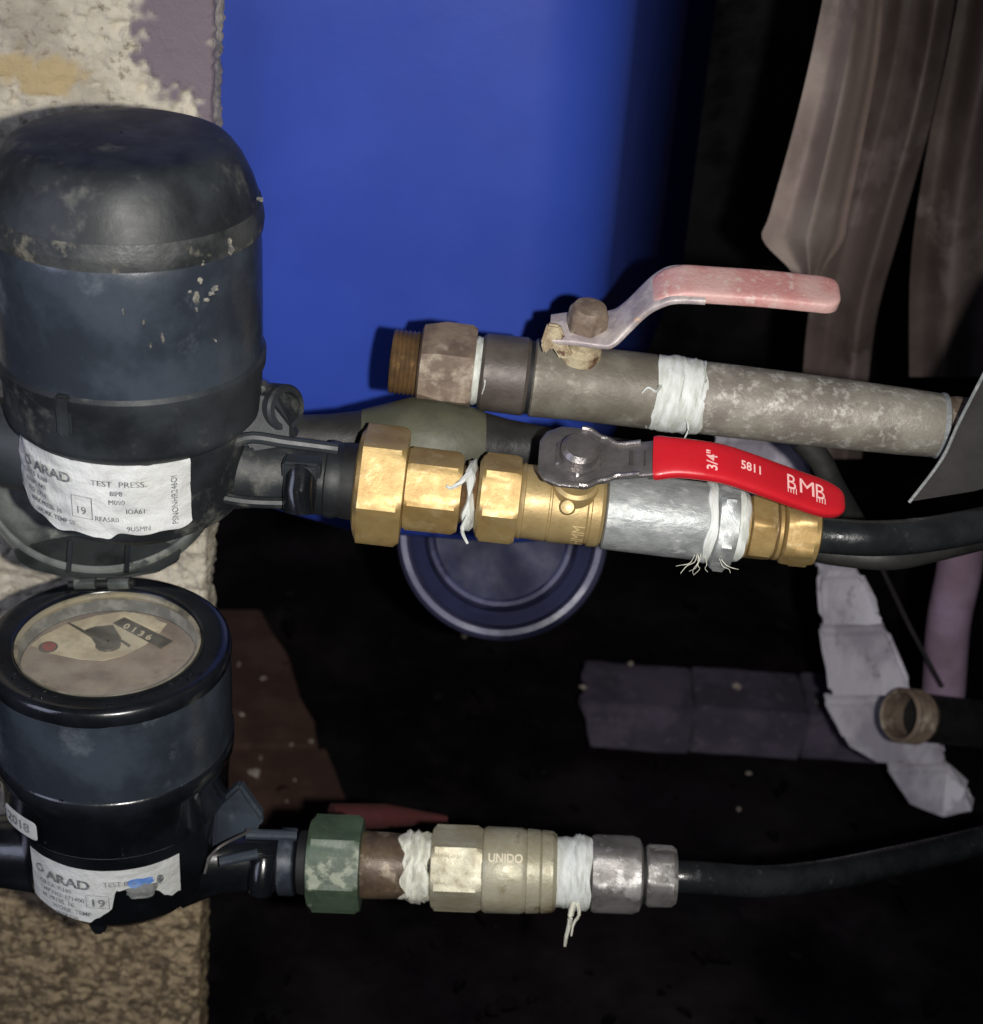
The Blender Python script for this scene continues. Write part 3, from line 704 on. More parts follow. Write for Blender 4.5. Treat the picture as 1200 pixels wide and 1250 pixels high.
# cumulative length along the grip for the lettering
cum = [0]
for a_, b_ in zip(gp, gp[1:]): cum.append(cum[-1]+(b_-a_).length)
def on_grip(s, v, w_):
    for i in range(len(gp)-1):
        if cum[i+1] >= s or i == len(gp)-2: break
    q = (s-cum[i])/(cum[i+1]-cum[i]); p = gp[i].lerp(gp[i+1], q)
    def nn(i_):
        t = (gp[min(i_+1, len(gp)-1)]-gp[max(i_-1, 0)]).normalized(); return wa.cross(t).normalized()*-1
    nd = nn(i).lerp(nn(i+1), q)
    if nd.dot(na) < 0: nd = -nd
    return p + wa*v + nd*(.0026+w_)
def s_at(px):
    best = min(range(len(gp)), key=lambda i: abs(pxof(gp[i])-px)); return cum[best]
s1, s2, s3 = s_at(874), s_at(900), s_at(954)
text('size_mark', '3/4"', .0058, lambda u, v, w_: on_grip(s1-v*.9, u-.0058, w_), 'red_text', grip, bold=.015, sx=.95)
text('number_mark', '5811', .0052, lambda u, v, w_: on_grip(s2+u, v-.0016, w_), 'red_text', grip, bold=.02, sx=.85)
for k_, (ch, du, sx2) in enumerate([('B', 0, .85), ('M', .0052, 1.05), ('B', .0122, .85)]):
    text('maker_mark', ch, .0092, lambda u, v, w_: on_grip(s3+du+u, v-.0030, w_), 'red_text', grip, bold=0, sx=sx2)
for q_ in range(4):
    for du in (.0002, .0124):
        a_ = s3+du+.0004+q_*.00115
        link('mark_bar', mesh('mark_bar', [on_grip(a_, -.0048, .0002), on_grip(a_+.0004, -.0048, .0002), on_grip(a_+.0004, -.0022, .0002), on_grip(a_, -.0022, .0002)], [(0, 1, 2, 3)]), 'red_text', grip, smooth=False)
text('pressed_letters', 'I D', .0095, lambda u, v, w_: lf(757, .0325) + Vector((u, 0, 0)) + wa*(v-.0035) + na*(.0012+w_+u*.16), 'steel_text', lever2, bold=.02)
vlathe('lever_nut', lf(697, .0312), na, [(-.001, .0098), (.0002, .0100), (.001, .0084), (.0011, .0070), (.0045, .0068), (.0062, .0052), (.0066, .0025)], 'steel', f.e, hexa=.0082)
f = Fit(LF, 'galvanized_coupling', 736, 'shiny galvanized steel coupling under the red lever', 'pipe fitting')
f.lathe('coupling', [(736, 40), (738, 47), (800, 48), (850, 48), (862, 47), (866, 42)], 'zinc', jit=tapejit(11, .0004, 0))
f.lathe('sealing_tape', [(856, 44), (858, 49.5), (862, 51), (868, 49), (872, 42)], 'tape', jit=tapejit(9, .0008, .0012))
f.lathe('hexagon_bushing', [(868, 44), (871, 54), (876, 60), (888, 60), (894, 52), (896, 44)], 'zinc', hexpx=51, th0=30)
f.lathe('sealing_tape', [(893, 40), (895, 45), (900, 46), (905, 45), (908, 40), (910, 34)], 'tape', jit=tapejit(12, .0009, .0012))
frays('tape_thread', f, 852, 48, [(0, 118, [(-4, 3), (-12, 9), (-18, 20)], .0002), (4, 116, [(-4, 5), (-8, 14), (-7, 20)], .00018), (-3, 120, [(-6, 4), (-16, 8), (-22, 10)], .00016), (2, 121, [(-1, 5), (2, 10), (-4, 19)], .0002), (28, 120, [(6, 1), (14, 4), (22, 5)], .0002), (26, 118, [(4, 4), (12, 7), (15, 12)], .00016), (9, 118, [(2, 4), (1, 10), (5, 14)], .00016), (6, 122, [(-5, 2), (-7, 9), (-14, 14)], .00015)], 'tape_dirty')
f = Fit(LF, 'compression_fitting', 904, 'brass compression fitting where the black pipe enters', 'pipe fitting')
f.lathe('male_end', [(900, 30), (906, 37), (910, 39)], 'brass')
f.lathe('hexagon_body', [(910, 32), (913, 40), (916, 42), (938, 42), (942, 38)], 'brass', hexpx=37, th0=54)
f.lathe('groove', [(940, 33), (952, 33)], 'dark_brass')
f.lathe('ring', [(944, 32), (946, 37), (950, 37), (952, 33)], 'brass')
f.lathe('gland_nut', [(952, 33), (955, 40), (960, 41), (966, 41), (968, 43), (988, 42), (989, 39), (994, 38), (997, 32)], 'brass', hexpx=38, th0=38)
o = tube('black_pipe', smooth_path([LF.at(985), LF.at(1010), P(1060, 657, .0), P(1110, 655, .005), P(1160, 648, .012), P(1230, 634, .022)], 8), .0068, 'pe', n=28)
tag(o, 'black plastic pipe leaving the brass compression fitting', 'pipe')
o = tube('grey_hose', smooth_path([P(985, 668, .06), P(1030, 676, .06), P(1090, 680, .06), P(1150, 668, .07), P(1230, 648, .08)], 8), .0055, 'charcoal', n=20)
tag(o, 'dull dark hose just beneath the upper black pipe', 'hose')
o = tube('slanting_hose', smooth_path([P(975, 535, .10), P(1000, 560, .10), P(1018, 595, .10), P(1050, 650, .11)], 6), .0052, 'charcoal', n=18)
tag(o, 'dark hose slanting down behind the tip of the red lever', 'hose')

# --- lower run
f = Fit(LL, 'green_union', 377, 'green painted union nut and tarnished nipple of the lower meter', 'pipe fitting')
f.lathe('rubber_gasket', [(366, 38), (380, 40)], 'hole')
f.lathe('union_nut', [(377, 44), (379, 52), (384, 59), (436, 59), (442, 55), (443, 42)], 'green', hexpx=51.5, th0=20, sharp=24)
M['nipple'] = mat('dull_brown_metal', lin((104, 88, 70)), 0.45, 0.25, col2=lin((78, 64, 52)), vscale=60, col3=lin((150, 138, 120)), v3scale=70, lo3=.56, hi3=.7, bump=.0002, bscale=400)
f.lathe('nipple', [(441, 40), (446, 41), (500, 39), (505, 36)], 'nipple')
f.lathe('sealing_tape', tapeprof(492, 528, 40, 16, 3), 'tape_dirty', jit=tapejit(21, .0015, .0045))
f = Fit(LL, 'check_valve', 526, 'dull brass check valve with stamped letters on the lower pipe', 'valve')
f.lathe('hexagon_end', [(526, 40), (528, 47), (532, 52), (582, 52), (589, 48)], 'old_brass', hexpx=45, th0=20, sharp=24)
f.lathe('body', [(588, 44), (590, 50), (594, 52), (636, 51.5), (641, 50), (643, 48)], 'old_brass')
f.lathe('ring', [(641, 46), (643, 51), (658, 50), (660, 48)], 'old_brass')
f.lathe('ring', [(659, 46), (661, 50), (674, 49), (679, 45)], 'old_brass')
rb_ = f.L.r(610, 51.5); t6 = f.L.t(596)-f.t0
text('raised_letters', 'UNIDO', .0052, lambda u, v, w_: Vector((t6+u, -(rb_+w_)*math.sin(rad(38)-v/rb_), (rb_+w_)*math.cos(rad(38)-v/rb_))), 'dial_light', f.e, bold=.02, ext=.0003, sx=.85)
f.lathe('sealing_tape', tapeprof(678, 700, 42, 8, 1), 'tape', jit=tapejit(31, .0006, .0012))
f.lathe('sealing_tape', tapeprof(698, 720, 44, 10, 2), 'tape', jit=tapejit(33, .001, .0012))
frays('tape_thread', f, 700, 44, [(0, 100, [(-3, 10), (-4, 24), (-7, 42), (-8, 56)], .0014), (5, 100, [(2, 8), (-4, 22), (-6, 40)], .0009)], 'tape_dirty')
f = Fit(LL, 'pipe_adaptor', 719, 'grey metal adaptor and gland holding the lower black pipe', 'pipe fitting')
f.lathe('adaptor_nut', [(719, 38), (722, 45), (726, 47), (772, 47), (780, 44), (783, 38)], 'grey_nut', hexpx=43, th0=14, sharp=24)
f.lathe('groove', [(781, 34), (788, 34)], 'hole')
f.lathe('gland', [(786, 32), (789, 36), (792, 38), (820, 37), (825, 33)], 'grey_nut', hexpx=35, th0=14)
o = tube('black_pipe', smooth_path([LL.at(815), LL.at(850), P(930, 1076, .01), P(1010, 1068, .03), P(1090, 1052, .06), P(1160, 1036, .09), P(1240, 1015, .12)], 8), .0070, 'pe', n=28)
tag(o, 'black plastic pipe curving away from the lower grey gland', 'pipe')

# ------------------------------------------------------------------ water meters
def meter_axis(px, py): return P(px, py, 0)
def zfront(px, py, r): return P(px, py, -r).z
def sticker(name, R, u0, u1, vtop, vbot, th_mid, m, parent, off=.0006, nu=90, nv=24, crinkle=.0004, seed=0):
    "paper label wrapped round the base; vtop/vbot give its edges at fraction q across"
    vs, fs = [], []
    for j in range(nv+1):
        for i in range(nu+1):
            q = i/nu; u = u0+(u1-u0)*q; a, b = vtop(q), vbot(q); v = a+(b-a)*j/nv
            th = th_mid+u/R
            rr_ = R+off+crinkle*noise.noise(Vector((u*150+seed, v*190, 2)))+crinkle*.6*noise.noise(Vector((u*60, v*420+seed, 5)))
            vs.append((rr_*math.sin(th), -rr_*math.cos(th), v))
    for j in range(nv):
        for i in range(nu):
            q = j*(nu+1)+i; fs.append((q, q+1, q+nu+2, q+nu+1))
    return link(name, mesh(name, vs, fs), m, parent)
def on_cyl(R, th_mid, off=.0014, slant=0.0):
    def f_(u, v, w_):
        th = th_mid+u/R; return Vector(((R+off+w_)*math.sin(th), -(R+off+w_)*math.cos(th), v+slant*u))
    return f_
def scribble(n, seed):
    rnd = random.Random(seed); return ''.join(rnd.choice('ABEHIMNOPRSTU0123456789 ') for _ in range(n))

# upper meter, lid closed
ax = P(153, 263, 0); base_z = .62-.318
zl = lambda py, r, px=150: zfront(px, py, r)-base_z
E = empty('water_meter', Matrix.Translation((ax.x, 0, base_z)))
tag(E, 'upper water meter, tall dusty black body with its lid closed', 'water meter', 'water meters')
z_top, z_sh = zl(208, .034), zl(322, .0465)
z_b1, z_b2, z_lip, z_lab = zl(492, .0462), zl(512, .0462), zl(562, .0455), zl(578, .042)
dz = lambda t, th: (0, .0004*noise.noise(Vector((math.cos(th)*2, math.sin(th)*2, t*60))))
o = lathe('lid', [(z_sh+.0055, .0462), (z_sh+.0058, .0460), (z_sh+.013, .0436), (z_sh+.020, .0404), (z_top-.0030, .0380), (z_top-.0012, .0362), (z_top-.0002, .0335), (z_top+.0006, .026), (z_top+.0012, .012), (z_top+.0014, .0005)],
      'plastic', E, axis='Z', n=96, jit=dz, sharp=80, caps=False)
lathe('lid_rim', [(z_sh-.004, .0455), (z_sh-.0035, .0470), (z_sh-.0005, .0474), (z_sh+.0012, .0472), (z_sh+.0056, .0463)], 'worn', E, axis='Z', n=96, jit=dz, sharp=60, caps=False)
lathe('body', [(z_b1, .0462), (z_sh-.012, .0464), (z_sh-.006, .0462), (z_sh-.0036, .0455)], 'plastic_body', E, axis='Z', n=96, jit=dz, caps=False)
lathe('rim_band', [(z_lip-.004, .0425), (z_lip-.001, .0452), (z_lip+.001, .0456), (z_b2-.001, .0460), (z_b2+.001, .0472), (z_b1-.001, .0474), (z_b1+.0005, .0463)], 'plastic', E, axis='Z', n=96, caps=False)
box('rim_clip', (-.0155, -.0465, z_b2-.008), (-.0105, -.0425, z_b1+.001), 'plastic', E, bev=.0008)
lathe('base', [(.000, .010), (.002, .026), (.010, .0375), (.018, .0408), (z_lab+.002, .0415), (z_lip-.002, .0428)], 'plastic', E, axis='Z', n=96)
# label: spans almost the whole front of the base
Rb = .0412
def ang_of(px, py, R=Rb, cx=None):
    cx = ax.x if cx is None else cx
    return math.asin(max(-1, min(1, (P(px, py, -R*.7).x-cx)/R)))
th0_, th1_ = ang_of(17, 590), ang_of(234, 590)
thm = (th0_+th1_)/2; hu = (th1_-th0_)/2*Rb
zt_ = z_lip-.0035; zb_ = zl(652, Rb, 120)
def vbot(q): return zb_ + .0012*math.sin(q*9+1) + .0035*max(0, (.22-q)/.22)**1.3 + .0045*max(0, (q-.86)/.14)**1.5 + .0007*math.sin(q*31) - .0016*math.exp(-((q-.62)/.03)**2)
lab = sticker('paper_label', Rb, -hu, hu, lambda q: zt_, vbot, thm, 'label', E, off=.0008, crinkle=.0007)
fm = on_cyl(Rb, thm, .0018, 0.0)
h_ = zt_-zb_
text('maker_name', 'ARAD', .0052, lambda u, v, w_: fm(-hu+.0175+u, zt_-h_*.33+v, w_), 'ink', lab, bold=.03, sx=1.2)
lathe('maker_ring', [(0, .0019), (.0002, .0019), (.0002, .0013), (0, .0013)], 'ink', lab, axis='X', caps=False, n=24).matrix_local = Matrix.Translation(fm(-hu+.0140, zt_-h_*.26, 0)) @ Matrix.Rotation(-PI/2 + (thm-(hu-.014)/Rb), 4, 'Z')
text('printed_line', 'TEST  PRESS.', .0031, lambda u, v, w_: fm(hu*.10+u, zt_-h_*.30+v, w_), 'ink', lab, sx=1.1)
for i in range(5):
    text('printed_line', ['Q3 2.5  R160', 'SERIAL NO.', 'NO. 1714', 'MAX PRESS. 16', 'WORK. TEMP 50'][i], .0025, lambda u, v, w_: fm(-hu+[.0110, .0115, .013, .0145, .0175][i]+u, zt_-h_*(.44+.115*i)+v, w_), 'ink', lab, bold=.01, sx=.95)
    text('printed_line', scribble([5, 4, 5, 6, 5][i], 20+i), .0027, lambda u, v, w_: fm(hu*[.25, .25, .40, .12, .40][i]+u, zt_-h_*(.42+.12*i)+v, w_), 'ink', lab, sx=.9)
text('printed_line', scribble(12, 77), .0030, lambda u, v, w_: fm(hu*.86-v, zt_-h_*.86+u, w_), 'ink', lab, sx=.9)
def frame(u0, u1, v0, v1, fm, par, name='print_box', t=.00022):
    vs, fs = [], []
    for (a, b, c, d) in ((u0, u1, v0, v0+t), (u0, u1, v1-t, v1), (u0, u0+t, v0+t, v1-t), (u1-t, u1, v0+t, v1-t)):
        k = len(vs); vs += [fm(a, c, .0001), fm(b, c, .0001), fm(b, d, .0001), fm(a, d, .0001)]; fs.append((k, k+1, k+2, k+3))
    return link(name, mesh(name, vs, fs), 'ink', par, smooth=False)
frame(-hu*.10, hu*.10, zt_-h_*.78, zt_-h_*.48, fm, lab)
text('box_number', '19', .0042, lambda u, v, w_: fm(-hu*.065+u, zt_-h_*.72+v, w_), 'ink', lab)
# dried mud lumps on the right side of the cap
bm = bmesh.new(); rnd = random.Random(4)
for (px, py, s) in [(268, 240, 6), (266, 276, 8), (278, 300, 8), (292, 296, 5), (228, 298, 4), (249, 320, 4), (244, 342, 4), (262, 352, 4), (240, 364, 6), (258, 358, 4), (150, 380, 4), (176, 394, 5), (198, 412, 5), (184, 421, 4), (240, 378, 3), (262, 415, 4), (170, 322, 4), (183, 312, 3), (252, 366, 3), (232, 356, 3), (270, 288, 4)]:
    r = .0468
    p = None
    for it in range(40):      # march to the cap surface
        p = P(px, py, -r) 
        dx = p.x-ax.x
        if abs(dx) < .0468: r = math.sqrt(.0468**2-dx*dx)
    zz = p.z-base_z
    q = Vector((p.x-ax.x, -r, zz))
    if zz > z_sh: 
        k = (z_sh+.024-zz)/.024; q = Vector((q.x, q.y, zz)); n_r = .034+.0125*max(0, min(1, k)); q.x *= 1; q.y = -math.sqrt(max(1e-6, n_r**2-min(q.x**2, n_r**2*.98)))
    lump(bm, q*1.0, s*.00027*rnd.uniform(.7, 1.3), (rnd.uniform(.6, 1.1), .22, rnd.uniform(.5, 1.0)), seed=px*.3, sub=2, amp=1.1)
me = bpy.data.meshes.new('mud_flecks'); bm.to_mesh(me); bm.free()
tag(link('mud_flecks', me, 'mud', E), kind='stuff')

def spud(E, Lx, pxs, r_arm, org, mats, ear=True):
    "outlet spout, ribs, sealing lug and ear of a meter; points given in photograph pixels, built in the meter's own axes"
    def q(px, py, Y): return P(px, py, Y)-org
    A = Lx.at(pxs[0])-org; d = Lx.d
    def T_(px): return Lx.t(px)-Lx.t(pxs[0])
    mw = Lx.rot.to_4x4(); mw.translation = A
    def la(name, prof, m, **k):
        o = lathe(name, [(T_(a), Lx.r(a, b)) for a, b in prof], m, E, **k); o.matrix_local = mw; return o
    return q, la, mw, T_
q, la, mw_, T_ = spud(E, LF, (230, 430), 0, Vector((ax.x, 0, base_z)), None)
la('outlet_spout', [(228, 66), (252, 62), (280, 52), (315, 45), (340, 44), (375, 43), (380, 45), (398, 45), (402, 41), (414, 41), (417, 36)], 'plastic', jit=dz)
la('outlet_ring', [(398, 40), (400, 47), (408, 48), (418, 45), (420, 40)], 'plastic')
la('outlet_thread', threads(416, 436, 38, 4), 'hole')
lug = tube('seal_lug', [q(368, 572, -.012), q(366, 600, -.018), q(364, 624, -.020)], [.0062, .0060, .0056], 'plastic_wet', E, n=20)
box('lug_cap', (-.0068, -.004, -.003), (.0068, .004, .004), 'plastic', E, bev=.001).matrix_local = Matrix.Translation(q(369, 572, -.013))
for (a, b, c, d_) in (((258, 560, -.014), (300, 535, -.012), (350, 540, -.010), (412, 548, -.008)), ((252, 604, -.020), (300, 612, -.017), (345, 614, -.015), (352, 614, -.015))):
    tube('rib', smooth_path([q(*a), q(*b), q(*c), q(*d_)], 5), .0022, 'plastic', E, n=10)
# ear: thick ring standing on the shoulder of the spout
ec = q(341, 497, .004); ring = []
nrm = Vector((.75, -.62, .25)).normalized(); e1 = nrm.cross(Vector((0, 0, 1))).normalized(); e2 = nrm.cross(e1)
o = lathe('ear', [(-.004, .0062), (-.0045, .0085), (.0035, .0088), (.0045, .0080), (.0045, .0060), (-.001, .0058), (-.001, .001)], 'plastic', E, n=40, caps=False)
m4 = Matrix((nrm, e1, e2)).transposed().to_4x4(); m4.translation = ec; o.matrix_local = m4
prism('ear_bracket', [q(300, 470, .0), q(330, 478, .0), (q(352, 520, .0)), q(366, 545, -.004), q(300, 556, -.012), q(282, 520, -.010)], (0, .010, 0), 'plastic', E, bev=.0025)

# left inlet spouts, mostly outside the frame
la('inlet_spout', [(-190, 42), (-110, 44), (20, 56), (60, 60)], 'plastic')

# lower meter, lid open
ax2 = P(132, 781, 0); base2 = .62-.505
org2 = Vector((ax2.x, 0, base2))
zl2 = lambda py, r, px=135: zfront(px, py, r)-base2
E2 = empty('water_meter', Matrix.Translation(org2))
tag(E2, 'lower water meter, glossy black with open lid showing its dusty dial', 'water meter', 'water meters')
zr = ax2.z-base2
g1, g2, g3, g4 = zl2(985, .0475), zl2(1000, .047), zl2(1050, .044), zl2(1064, .042)
lathe('rim', [(zr-.007, .0480), (zr-.004, .0484), (zr-.0012, .0478), (zr-.0002, .0466), (zr, .0450), (zr, .0378), (zr-.0010, .0364), (zr-.0105, .0350), (zr-.0105, .001)], 'plastic_wet', E2, axis='Z', n=120, caps=False, sharp=60)
lathe('body', [(g1, .0478), (zr-.02, .0482), (zr-.0065, .0481)], 'plastic_body', E2, axis='Z', n=120, caps=False, jit=dz)
lathe('rim_band', [(g3-.001, .0428), (g3, .0446), (g3+.002, .0460), (g2-.003, .0466), (g2, .0484), (g1, .0486), (g1+.0008, .0478)], 'plastic_wet', E2, axis='Z', n=120, caps=False, sharp=60)
lathe('base', [(0, .008), (.0015, .024), (.008, .035), (.016, .0402), (g4, .0415), (g3+.0005, .0430)], 'plastic_wet', E2, axis='Z', n=96)
prism('base_tip', [q_ for q_ in (P(100, 1118, -.036)-org2, P(140, 1118, -.036)-org2, P(126, 1142, -.033)-org2, P(114, 1142, -.033)-org2)], (0, .01, .002), 'plastic_wet', E2, bev=.001)
# dial, counter, glass
dc = zr-.0098
d_ = lathe('dial', [(dc, .0342), (dc+.0006, .0342), (dc+.0006, .0005)], 'dial', E2, axis='Z', n=90, caps=False)
lathe('dial_well', [(dc+.0007, .0345), (zr-.0030, .0356)], 'ink_grey', E2, axis='Z', n=90, caps=False)
dz0 = dc+.0010
def dpos(px, py): # on the dial plane
    p = Pz(px, py, base2+dz0); return p-org2
def flat(name, pts, z, th, m, parent):
    vs = [(p.x, p.y, z) for p in pts]+[(p.x, p.y, z+th) for p in pts]; n = len(pts)
    fs = [tuple(range(n))[::-1], tuple(range(n, 2*n))]+[(i, (i+1) % n, n+(i+1) % n, n+i) for i in range(n)]
    return link(name, mesh(name, vs, fs), m, parent, smooth=False)
pl = [dpos(x, y) for x, y in [(38, 787), (50, 777), (80, 762), (118, 751), (152, 746), (186, 752), (202, 763), (196, 771), (178, 786), (150, 800), (126, 806), (96, 804), (62, 797)]]
flat('printed_panel', pl, dz0-.0003, .0002, 'dial_light', d_)
flat('counter_window', [dpos(*p_) for p_ in [(138, 761), (152, 754), (211, 783), (196, 792)]], dz0, .0003, 'dial_dark', d_)
flat('counter_strip', [dpos(*p_) for p_ in [(152, 752), (162, 748), (204, 762), (190, 770)]], dz0, .0003, 'dial_light', d_)
for i in range(4):
    a = dpos(153+i*9.0, 765.5+i*4.4)
    text('counter_digit', '0136'[i], .0050, lambda u, v, w_: Vector((a.x-.001+u*.94+v*.25, a.y-.0012+v*.95-u*.35, dz0+.0005)), 'dial_light', d_, bold=.03)
c_ = dpos(60, 790)
lathe('red_pointer_disc', [(0, .0027), (.0006, .0027), (.0008, .0005)], 'dial_red', d_, axis='Z', n=24, caps=False).location = (c_.x, c_.y, dz0)
lathe('pointer_surround', [(0, .0038), (.0003, .0038), (.0003, .0005)], 'dial_dark', d_, axis='Z', n=24, caps=False).location = (c_.x-.0004, c_.y, dz0-.0001)
c_ = dpos(132, 787)
lathe('flow_star', [(0, .0052), (.0010, .0048), (.0014, .0005)], 'dial_dark', d_, axis='Z', n=12, caps=False).location = (c_.x, c_.y, dz0)
flat('flow_hand', [dpos(*p_) for p_ in [(104, 770), (116, 766), (138, 764), (148, 780), (146, 792), (120, 792), (112, 780)]], dz0+.0001, .0004, 'dial_dark', d_)
tube('sweep_hand', [dpos(132, 790)+Vector((0, 0, .001)), dpos(84, 763)+Vector((0, 0, .001))], [.0009, .0004], 'dial_dark', d_, n=6)
tube('sweep_hand', [dpos(146, 783)+Vector((0, 0, .001)), dpos(158, 791)+Vector((0, 0, .001))], [.0004, .0007], 'dial_dark', d_, n=6)
def arc_text(body, size, R, th0_):
    def fm_(u, v, w_):
        a = th0_+u/R; return Vector(((R-v*1)*math.sin(a), -(R-v)*math.cos(a), dz0+.0002))
    return text('dial_print', body, size, fm_, 'dial_dark', d_)
arc_text('Q3 2.5  R160  16 bar', .0024, .029, -.9)
M['lens_ring'] = mat('lens_highlight_ring', lin((150, 142, 120)), 0.15, col2=lin((70, 68, 60)), vscale=60, lo_=.4, hi=.6)  # tan colour stands for the highlight along the glass edge
lathe('lens_ring', [(zr-.0040, .0352), (zr-.0024, .0346), (zr-.0012, .0352), (zr-.0010, .0362)], 'lens_ring', E2, axis='Z', n=90, caps=False)
lathe('dial_glass', [(zr-.0022, .0362), (zr-.0006, .0358), (zr-.0003, .0340), (zr-.0003, .0005)], 'glass', E2, axis='Z', n=90, caps=False)
# open lid leaning back under the upper meter
tl = rad(27); lx = .0475
hin = Vector((0, .0415, zr+.0035))
ml = Matrix.Rotation(rad(13), 4, 'Z') @ Matrix.Translation(hin) @ Matrix.Rotation(tl, 4, 'X')
lid = lathe('open_lid', [(-.004, .0475), (-.0045, .0498), (.0030, .0505), (.0042, .0500), (.0040, .0484), (.0015, .0468), (-.0010, .0440), (-.0020, .0390), (-.0024, .0005)], 'smoke', E2, axis='Z', n=110, caps=False, sharp=50)
lid.matrix_local = ml @ Matrix.Translation((-.001, .0510, 0))
lathe('lid_back', [(-.0046, .0484), (-.0046, .0005)], 'hinge', lid, axis='Z', n=60, caps=False)
def lq(px, py):  # point on the lid's inner face
    n = (ml.to_3x3() @ Vector((0, 0, 1))); p0 = org2 + ml @ Vector((0, .03, .000))
    d = F + RT*((px-600)/FPX) - UP*((py-625)/FPX)
    t = (p0-CAM).dot(n)/d.dot(n); return lid_inv @ (CAM+d*t)
bpy.context.view_layer.update(); lid_inv = lid.matrix_world.inverted()
prism('hinge_leaf', [lq(*p_) for p_ in [(16, 672), (60, 660), (90, 655), (135, 661), (175, 652), (205, 664), (222, 671), (218, 686), (192, 700), (150, 707), (80, 706), (40, 696), (22, 686)]], lid_inv.to_3x3() @ ((ml.to_3x3() @ Vector((0, 0, .0015)))), 'hinge', lid, bev=.0006)
for x_ in (86, 156):
    tube('hinge_rib', [lq(x_+1, 668)+Vector((0, 0, .0045)), lq(x_-1, 706)+Vector((0, 0, .0055))], .0011, 'hinge', lid, n=10)
for x0, x1 in ((92, 117), (133, 158)):
    a = P(x0, 713, .036)-org2; b = P(x1, 712, .036)-org2
    tube('hinge_barrel', [a+Vector((0, 0, .0)), b], .0024, 'smoke', E2, n=16)
tube('hinge_pin', [P(84, 714, .037)-org2, P(164, 711, .037)-org2], .0016, 'hole', E2, n=10)
# stickers
R2 = .0412
t0_, t1_ = ang_of(44, 1075, R2, ax2.x), ang_of(218, 1070, R2, ax2.x)
tm = (t0_+t1_)/2; hu2 = (t1_-t0_)/2*R2
zt2 = zl2(1064, R2+.0005); zb2 = zl2(1124, R2*.97)
h2 = zt2-zb2
def vb2(q): 
    full = zb2+.0008*math.sin(q*8) + .003*max(0, (.2-q)/.2)
    if q > .43: full = zb2 + h2*(.27*min(1, (q-.43)/.13) + .36*max(0, min(1, (q-.565)/.03))) + .0010*noise.noise(Vector((q*25, 0, 0)))
    if q > .80: full -= h2*.34*math.sin(min(1, (q-.80)/.15)*PI/2)
    return full
lab2 = sticker('paper_label', R2, -hu2, hu2, lambda q: zt2, vb2, tm, 'label', E2, off=.0007, crinkle=.0002, seed=9)
fm2 = on_cyl(R2, tm, .0012)
text('maker_name', 'ARAD', .0063, lambda u, v, w_: fm2(-hu2+.0100+u, zt2-h2*.36+v, w_), 'ink', lab2, bold=.035, sx=1.15)
lathe('maker_ring', [(0, .0021), (.0002, .0021), (.0002, .0014), (0, .0014)], 'ink', lab2, axis='X', caps=False, n=24).matrix_local = Matrix.Translation(fm2(-hu2+.0065, zt2-h2*.24, 0)) @ Matrix.Rotation(-PI/2 + (tm-(hu2-.0065)/R2), 4, 'Z')
for i, (b_, du, dv, s_) in enumerate([('Q3:1.6  R:160', .006, .49, .0029), ('TMP NO. 171400', .006, .62, .0030), ('M. PRESS. 16', .007, .74, .0030), ('WORK. TEMP', .012, .86, .0030), (scribble(9, 5), .013, .97, .0026)]):
    text('printed_line', b_, s_, lambda u, v, w_: fm2(-hu2+du+u, zt2-h2*dv+v, w_), 'ink', lab2, bold=.008, sx=.95)
text('printed_line', 'TEST BLUE', .0036, lambda u, v, w_: fm2(hu2*.05+u, zt2-h2*.28+v, w_), 'ink', lab2, sx=.9)
frame(-hu2*.17, hu2*.11, zt2-h2*.70, zt2-h2*.46, fm2, lab2)
text('box_number', '19', .0056, lambda u, v, w_: fm2(-hu2*.13+u, zt2-h2*.66+v, w_), 'ink', lab2, bold=.02, sx=1.15)
def blob(cu, cv, ru, rv, seed, m, name):
    n = 28; vs = [fm2(cu, cv, .0002)]
    for k in range(n):
        a = 2*PI*k/n; s = 1+.45*noise.noise(Vector((math.cos(a)*1.6, math.sin(a)*1.6, seed)))
        vs.append(fm2(cu+ru*s*math.cos(a), cv+rv*s*math.sin(a), .0002))
    return link(name, mesh(name, vs, [(0, 1+k, 1+(k+1) % n) for k in range(n)]), m, lab2)
blob(hu2*.50, zt2-h2*.42, .0065, .0035, 3, 'ink_grey', 'scraped_patch')
blob(hu2*.48, zt2-h2*.26, .0060, .0022, 8, 'ink_blue', 'blue_smudge')
blob(hu2*.72, zt2-h2*.30, .0016, .0022, 5, 'ink', 'scraped_patch')
# year sticker
R3 = .0475; ty = -.66
zy = zl2(1012, R3*.75, 24)
yy_ = P(28, 1003, -R3*math.cos(ty)).z-base2
def rr_q(): pass
vs, fs = [], []
nu, nv = 20, 10; hw, hh = .0098, .0047
for j in range(nv+1):
    for i in range(nu+1):
        u = -1+2*i/nu; v = -1+2*j/nv
        # rounded corners
        k = 1/max(1, (abs(u)**8+abs(v)**8)**(1/8))
        u *= k*hw; v *= k*hh; th = ty+u/R3
        vs.append(((R3+.0009)*math.sin(th), -(R3+.0009)*math.cos(th), yy_+v))
for j in range(nv):
    for i in range(nu):
        a = j*(nu+1)+i; fs.append((a, a+1, a+nu+2, a+nu+1))
ys = link('year_label', mesh('year_label', vs, fs), 'label', E2)
text('year_print', '2018', .0062, lambda u, v, w_: Vector(((R3+.0012)*math.sin(ty+(u-.0078)/R3), -(R3+.0012)*math.cos(ty+(u-.0078)/R3), yy_-.0021+v)), 'ink', ys, bold=.025, sx=1.12)
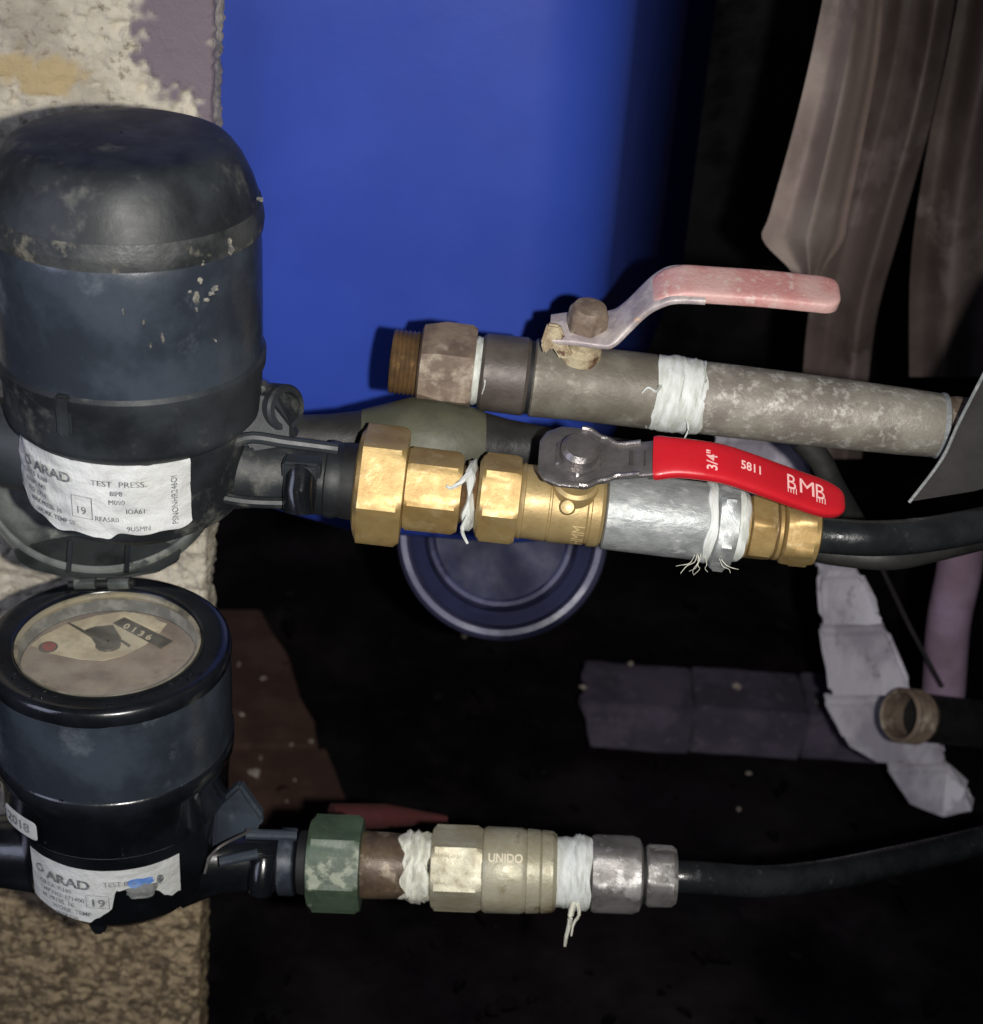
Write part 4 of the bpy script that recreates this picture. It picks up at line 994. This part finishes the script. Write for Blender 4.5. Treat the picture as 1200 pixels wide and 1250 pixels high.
# spout of the lower meter
q, la, mw_, T_ = spud(E2, LL, (235, 380), 0, org2, None)
la('outlet_spout', [(228, 60), (250, 50), (275, 40), (300, 37), (348, 36), (352, 38), (362, 38), (366, 34)], 'plastic_wet', jit=dz)
la('outlet_ring', [(340, 33), (343, 41), (360, 41), (363, 36)], 'plastic_body')
la('inlet_spout', [(-150, 40), (-110, 40), (0, 44), (50, 50)], 'plastic_wet')
tube('seal_lug', [q(322, 1050, -.010), q(320, 1074, -.016), q(318, 1090, -.018)], [.0058, .0058, .005], 'plastic_wet', E2, n=18)
prism('fin', [q(262, 985, -.004), q(292, 958, -.004), q(322, 1000, -.004), q(318, 1012, -.006), q(300, 1022, -.008), q(258, 1040, -.010)], (0, .006, 0), 'plastic_body', E2, bev=.0015)
for a, b in (((300, 1018, -.012), (362, 1020, -.009)), ((268, 1052, -.020), (315, 1042, -.016))):
    tube('rib', [q(*a), q(*b)], .0022, 'plastic_body', E2, n=10)
bead = [(251, 1060), (255, 1050), (256, 1047), (261, 1037), (268, 1033), (273, 1032), (290, 1022)]
for i, (x_, y_) in enumerate(bead):
    pass
tube('seal_wire', smooth_path([q(250, 1066, -.030), q(256, 1048, -.028), q(268, 1034, -.026), q(290, 1022, -.020), q(306, 1014, -.012)], 5), .0006, 'steel', E2, n=8)

# drops added to make glints on the wet lower meter
dm = bpy.data.materials.new('glint_drop'); dm.use_nodes = True; db = dm.node_tree.nodes['Principled BSDF']
db.inputs['Base Color'].default_value = (.9, .9, .9, 1); db.inputs['Roughness'].default_value = .04; db.inputs['Transmission Weight'].default_value = 1.0; db.inputs['IOR'].default_value = 1.33
M['drop'] = dm
bm = bmesh.new(); rnd = random.Random(3)
for i in range(46):
    a = rnd.uniform(-1.5, 1.5)
    if i % 2: r_, z_ = rnd.uniform(.039, .0465), zr+.0001
    else: r_, z_ = .0478+rnd.uniform(-.0002, .0003), rnd.choice((g1+.001, g2-.001, g3+.004, zr-.004))+rnd.uniform(-.002, .002); 
    if not (i % 2) and z_ < g2-.001: r_ = .0462
    q_ = Vector((r_*math.sin(a), -r_*math.cos(a), z_)); s_ = rnd.uniform(.0003, .0009)
    lump(bm, q_, s_, (1, 1, .7), seed=i, sub=2, amp=.2)
me = bpy.data.meshes.new('glint_drops'); bm.to_mesh(me); bm.free()
tag(link('glint_drops', me, 'drop', E2, sharp=180), kind='stuff')
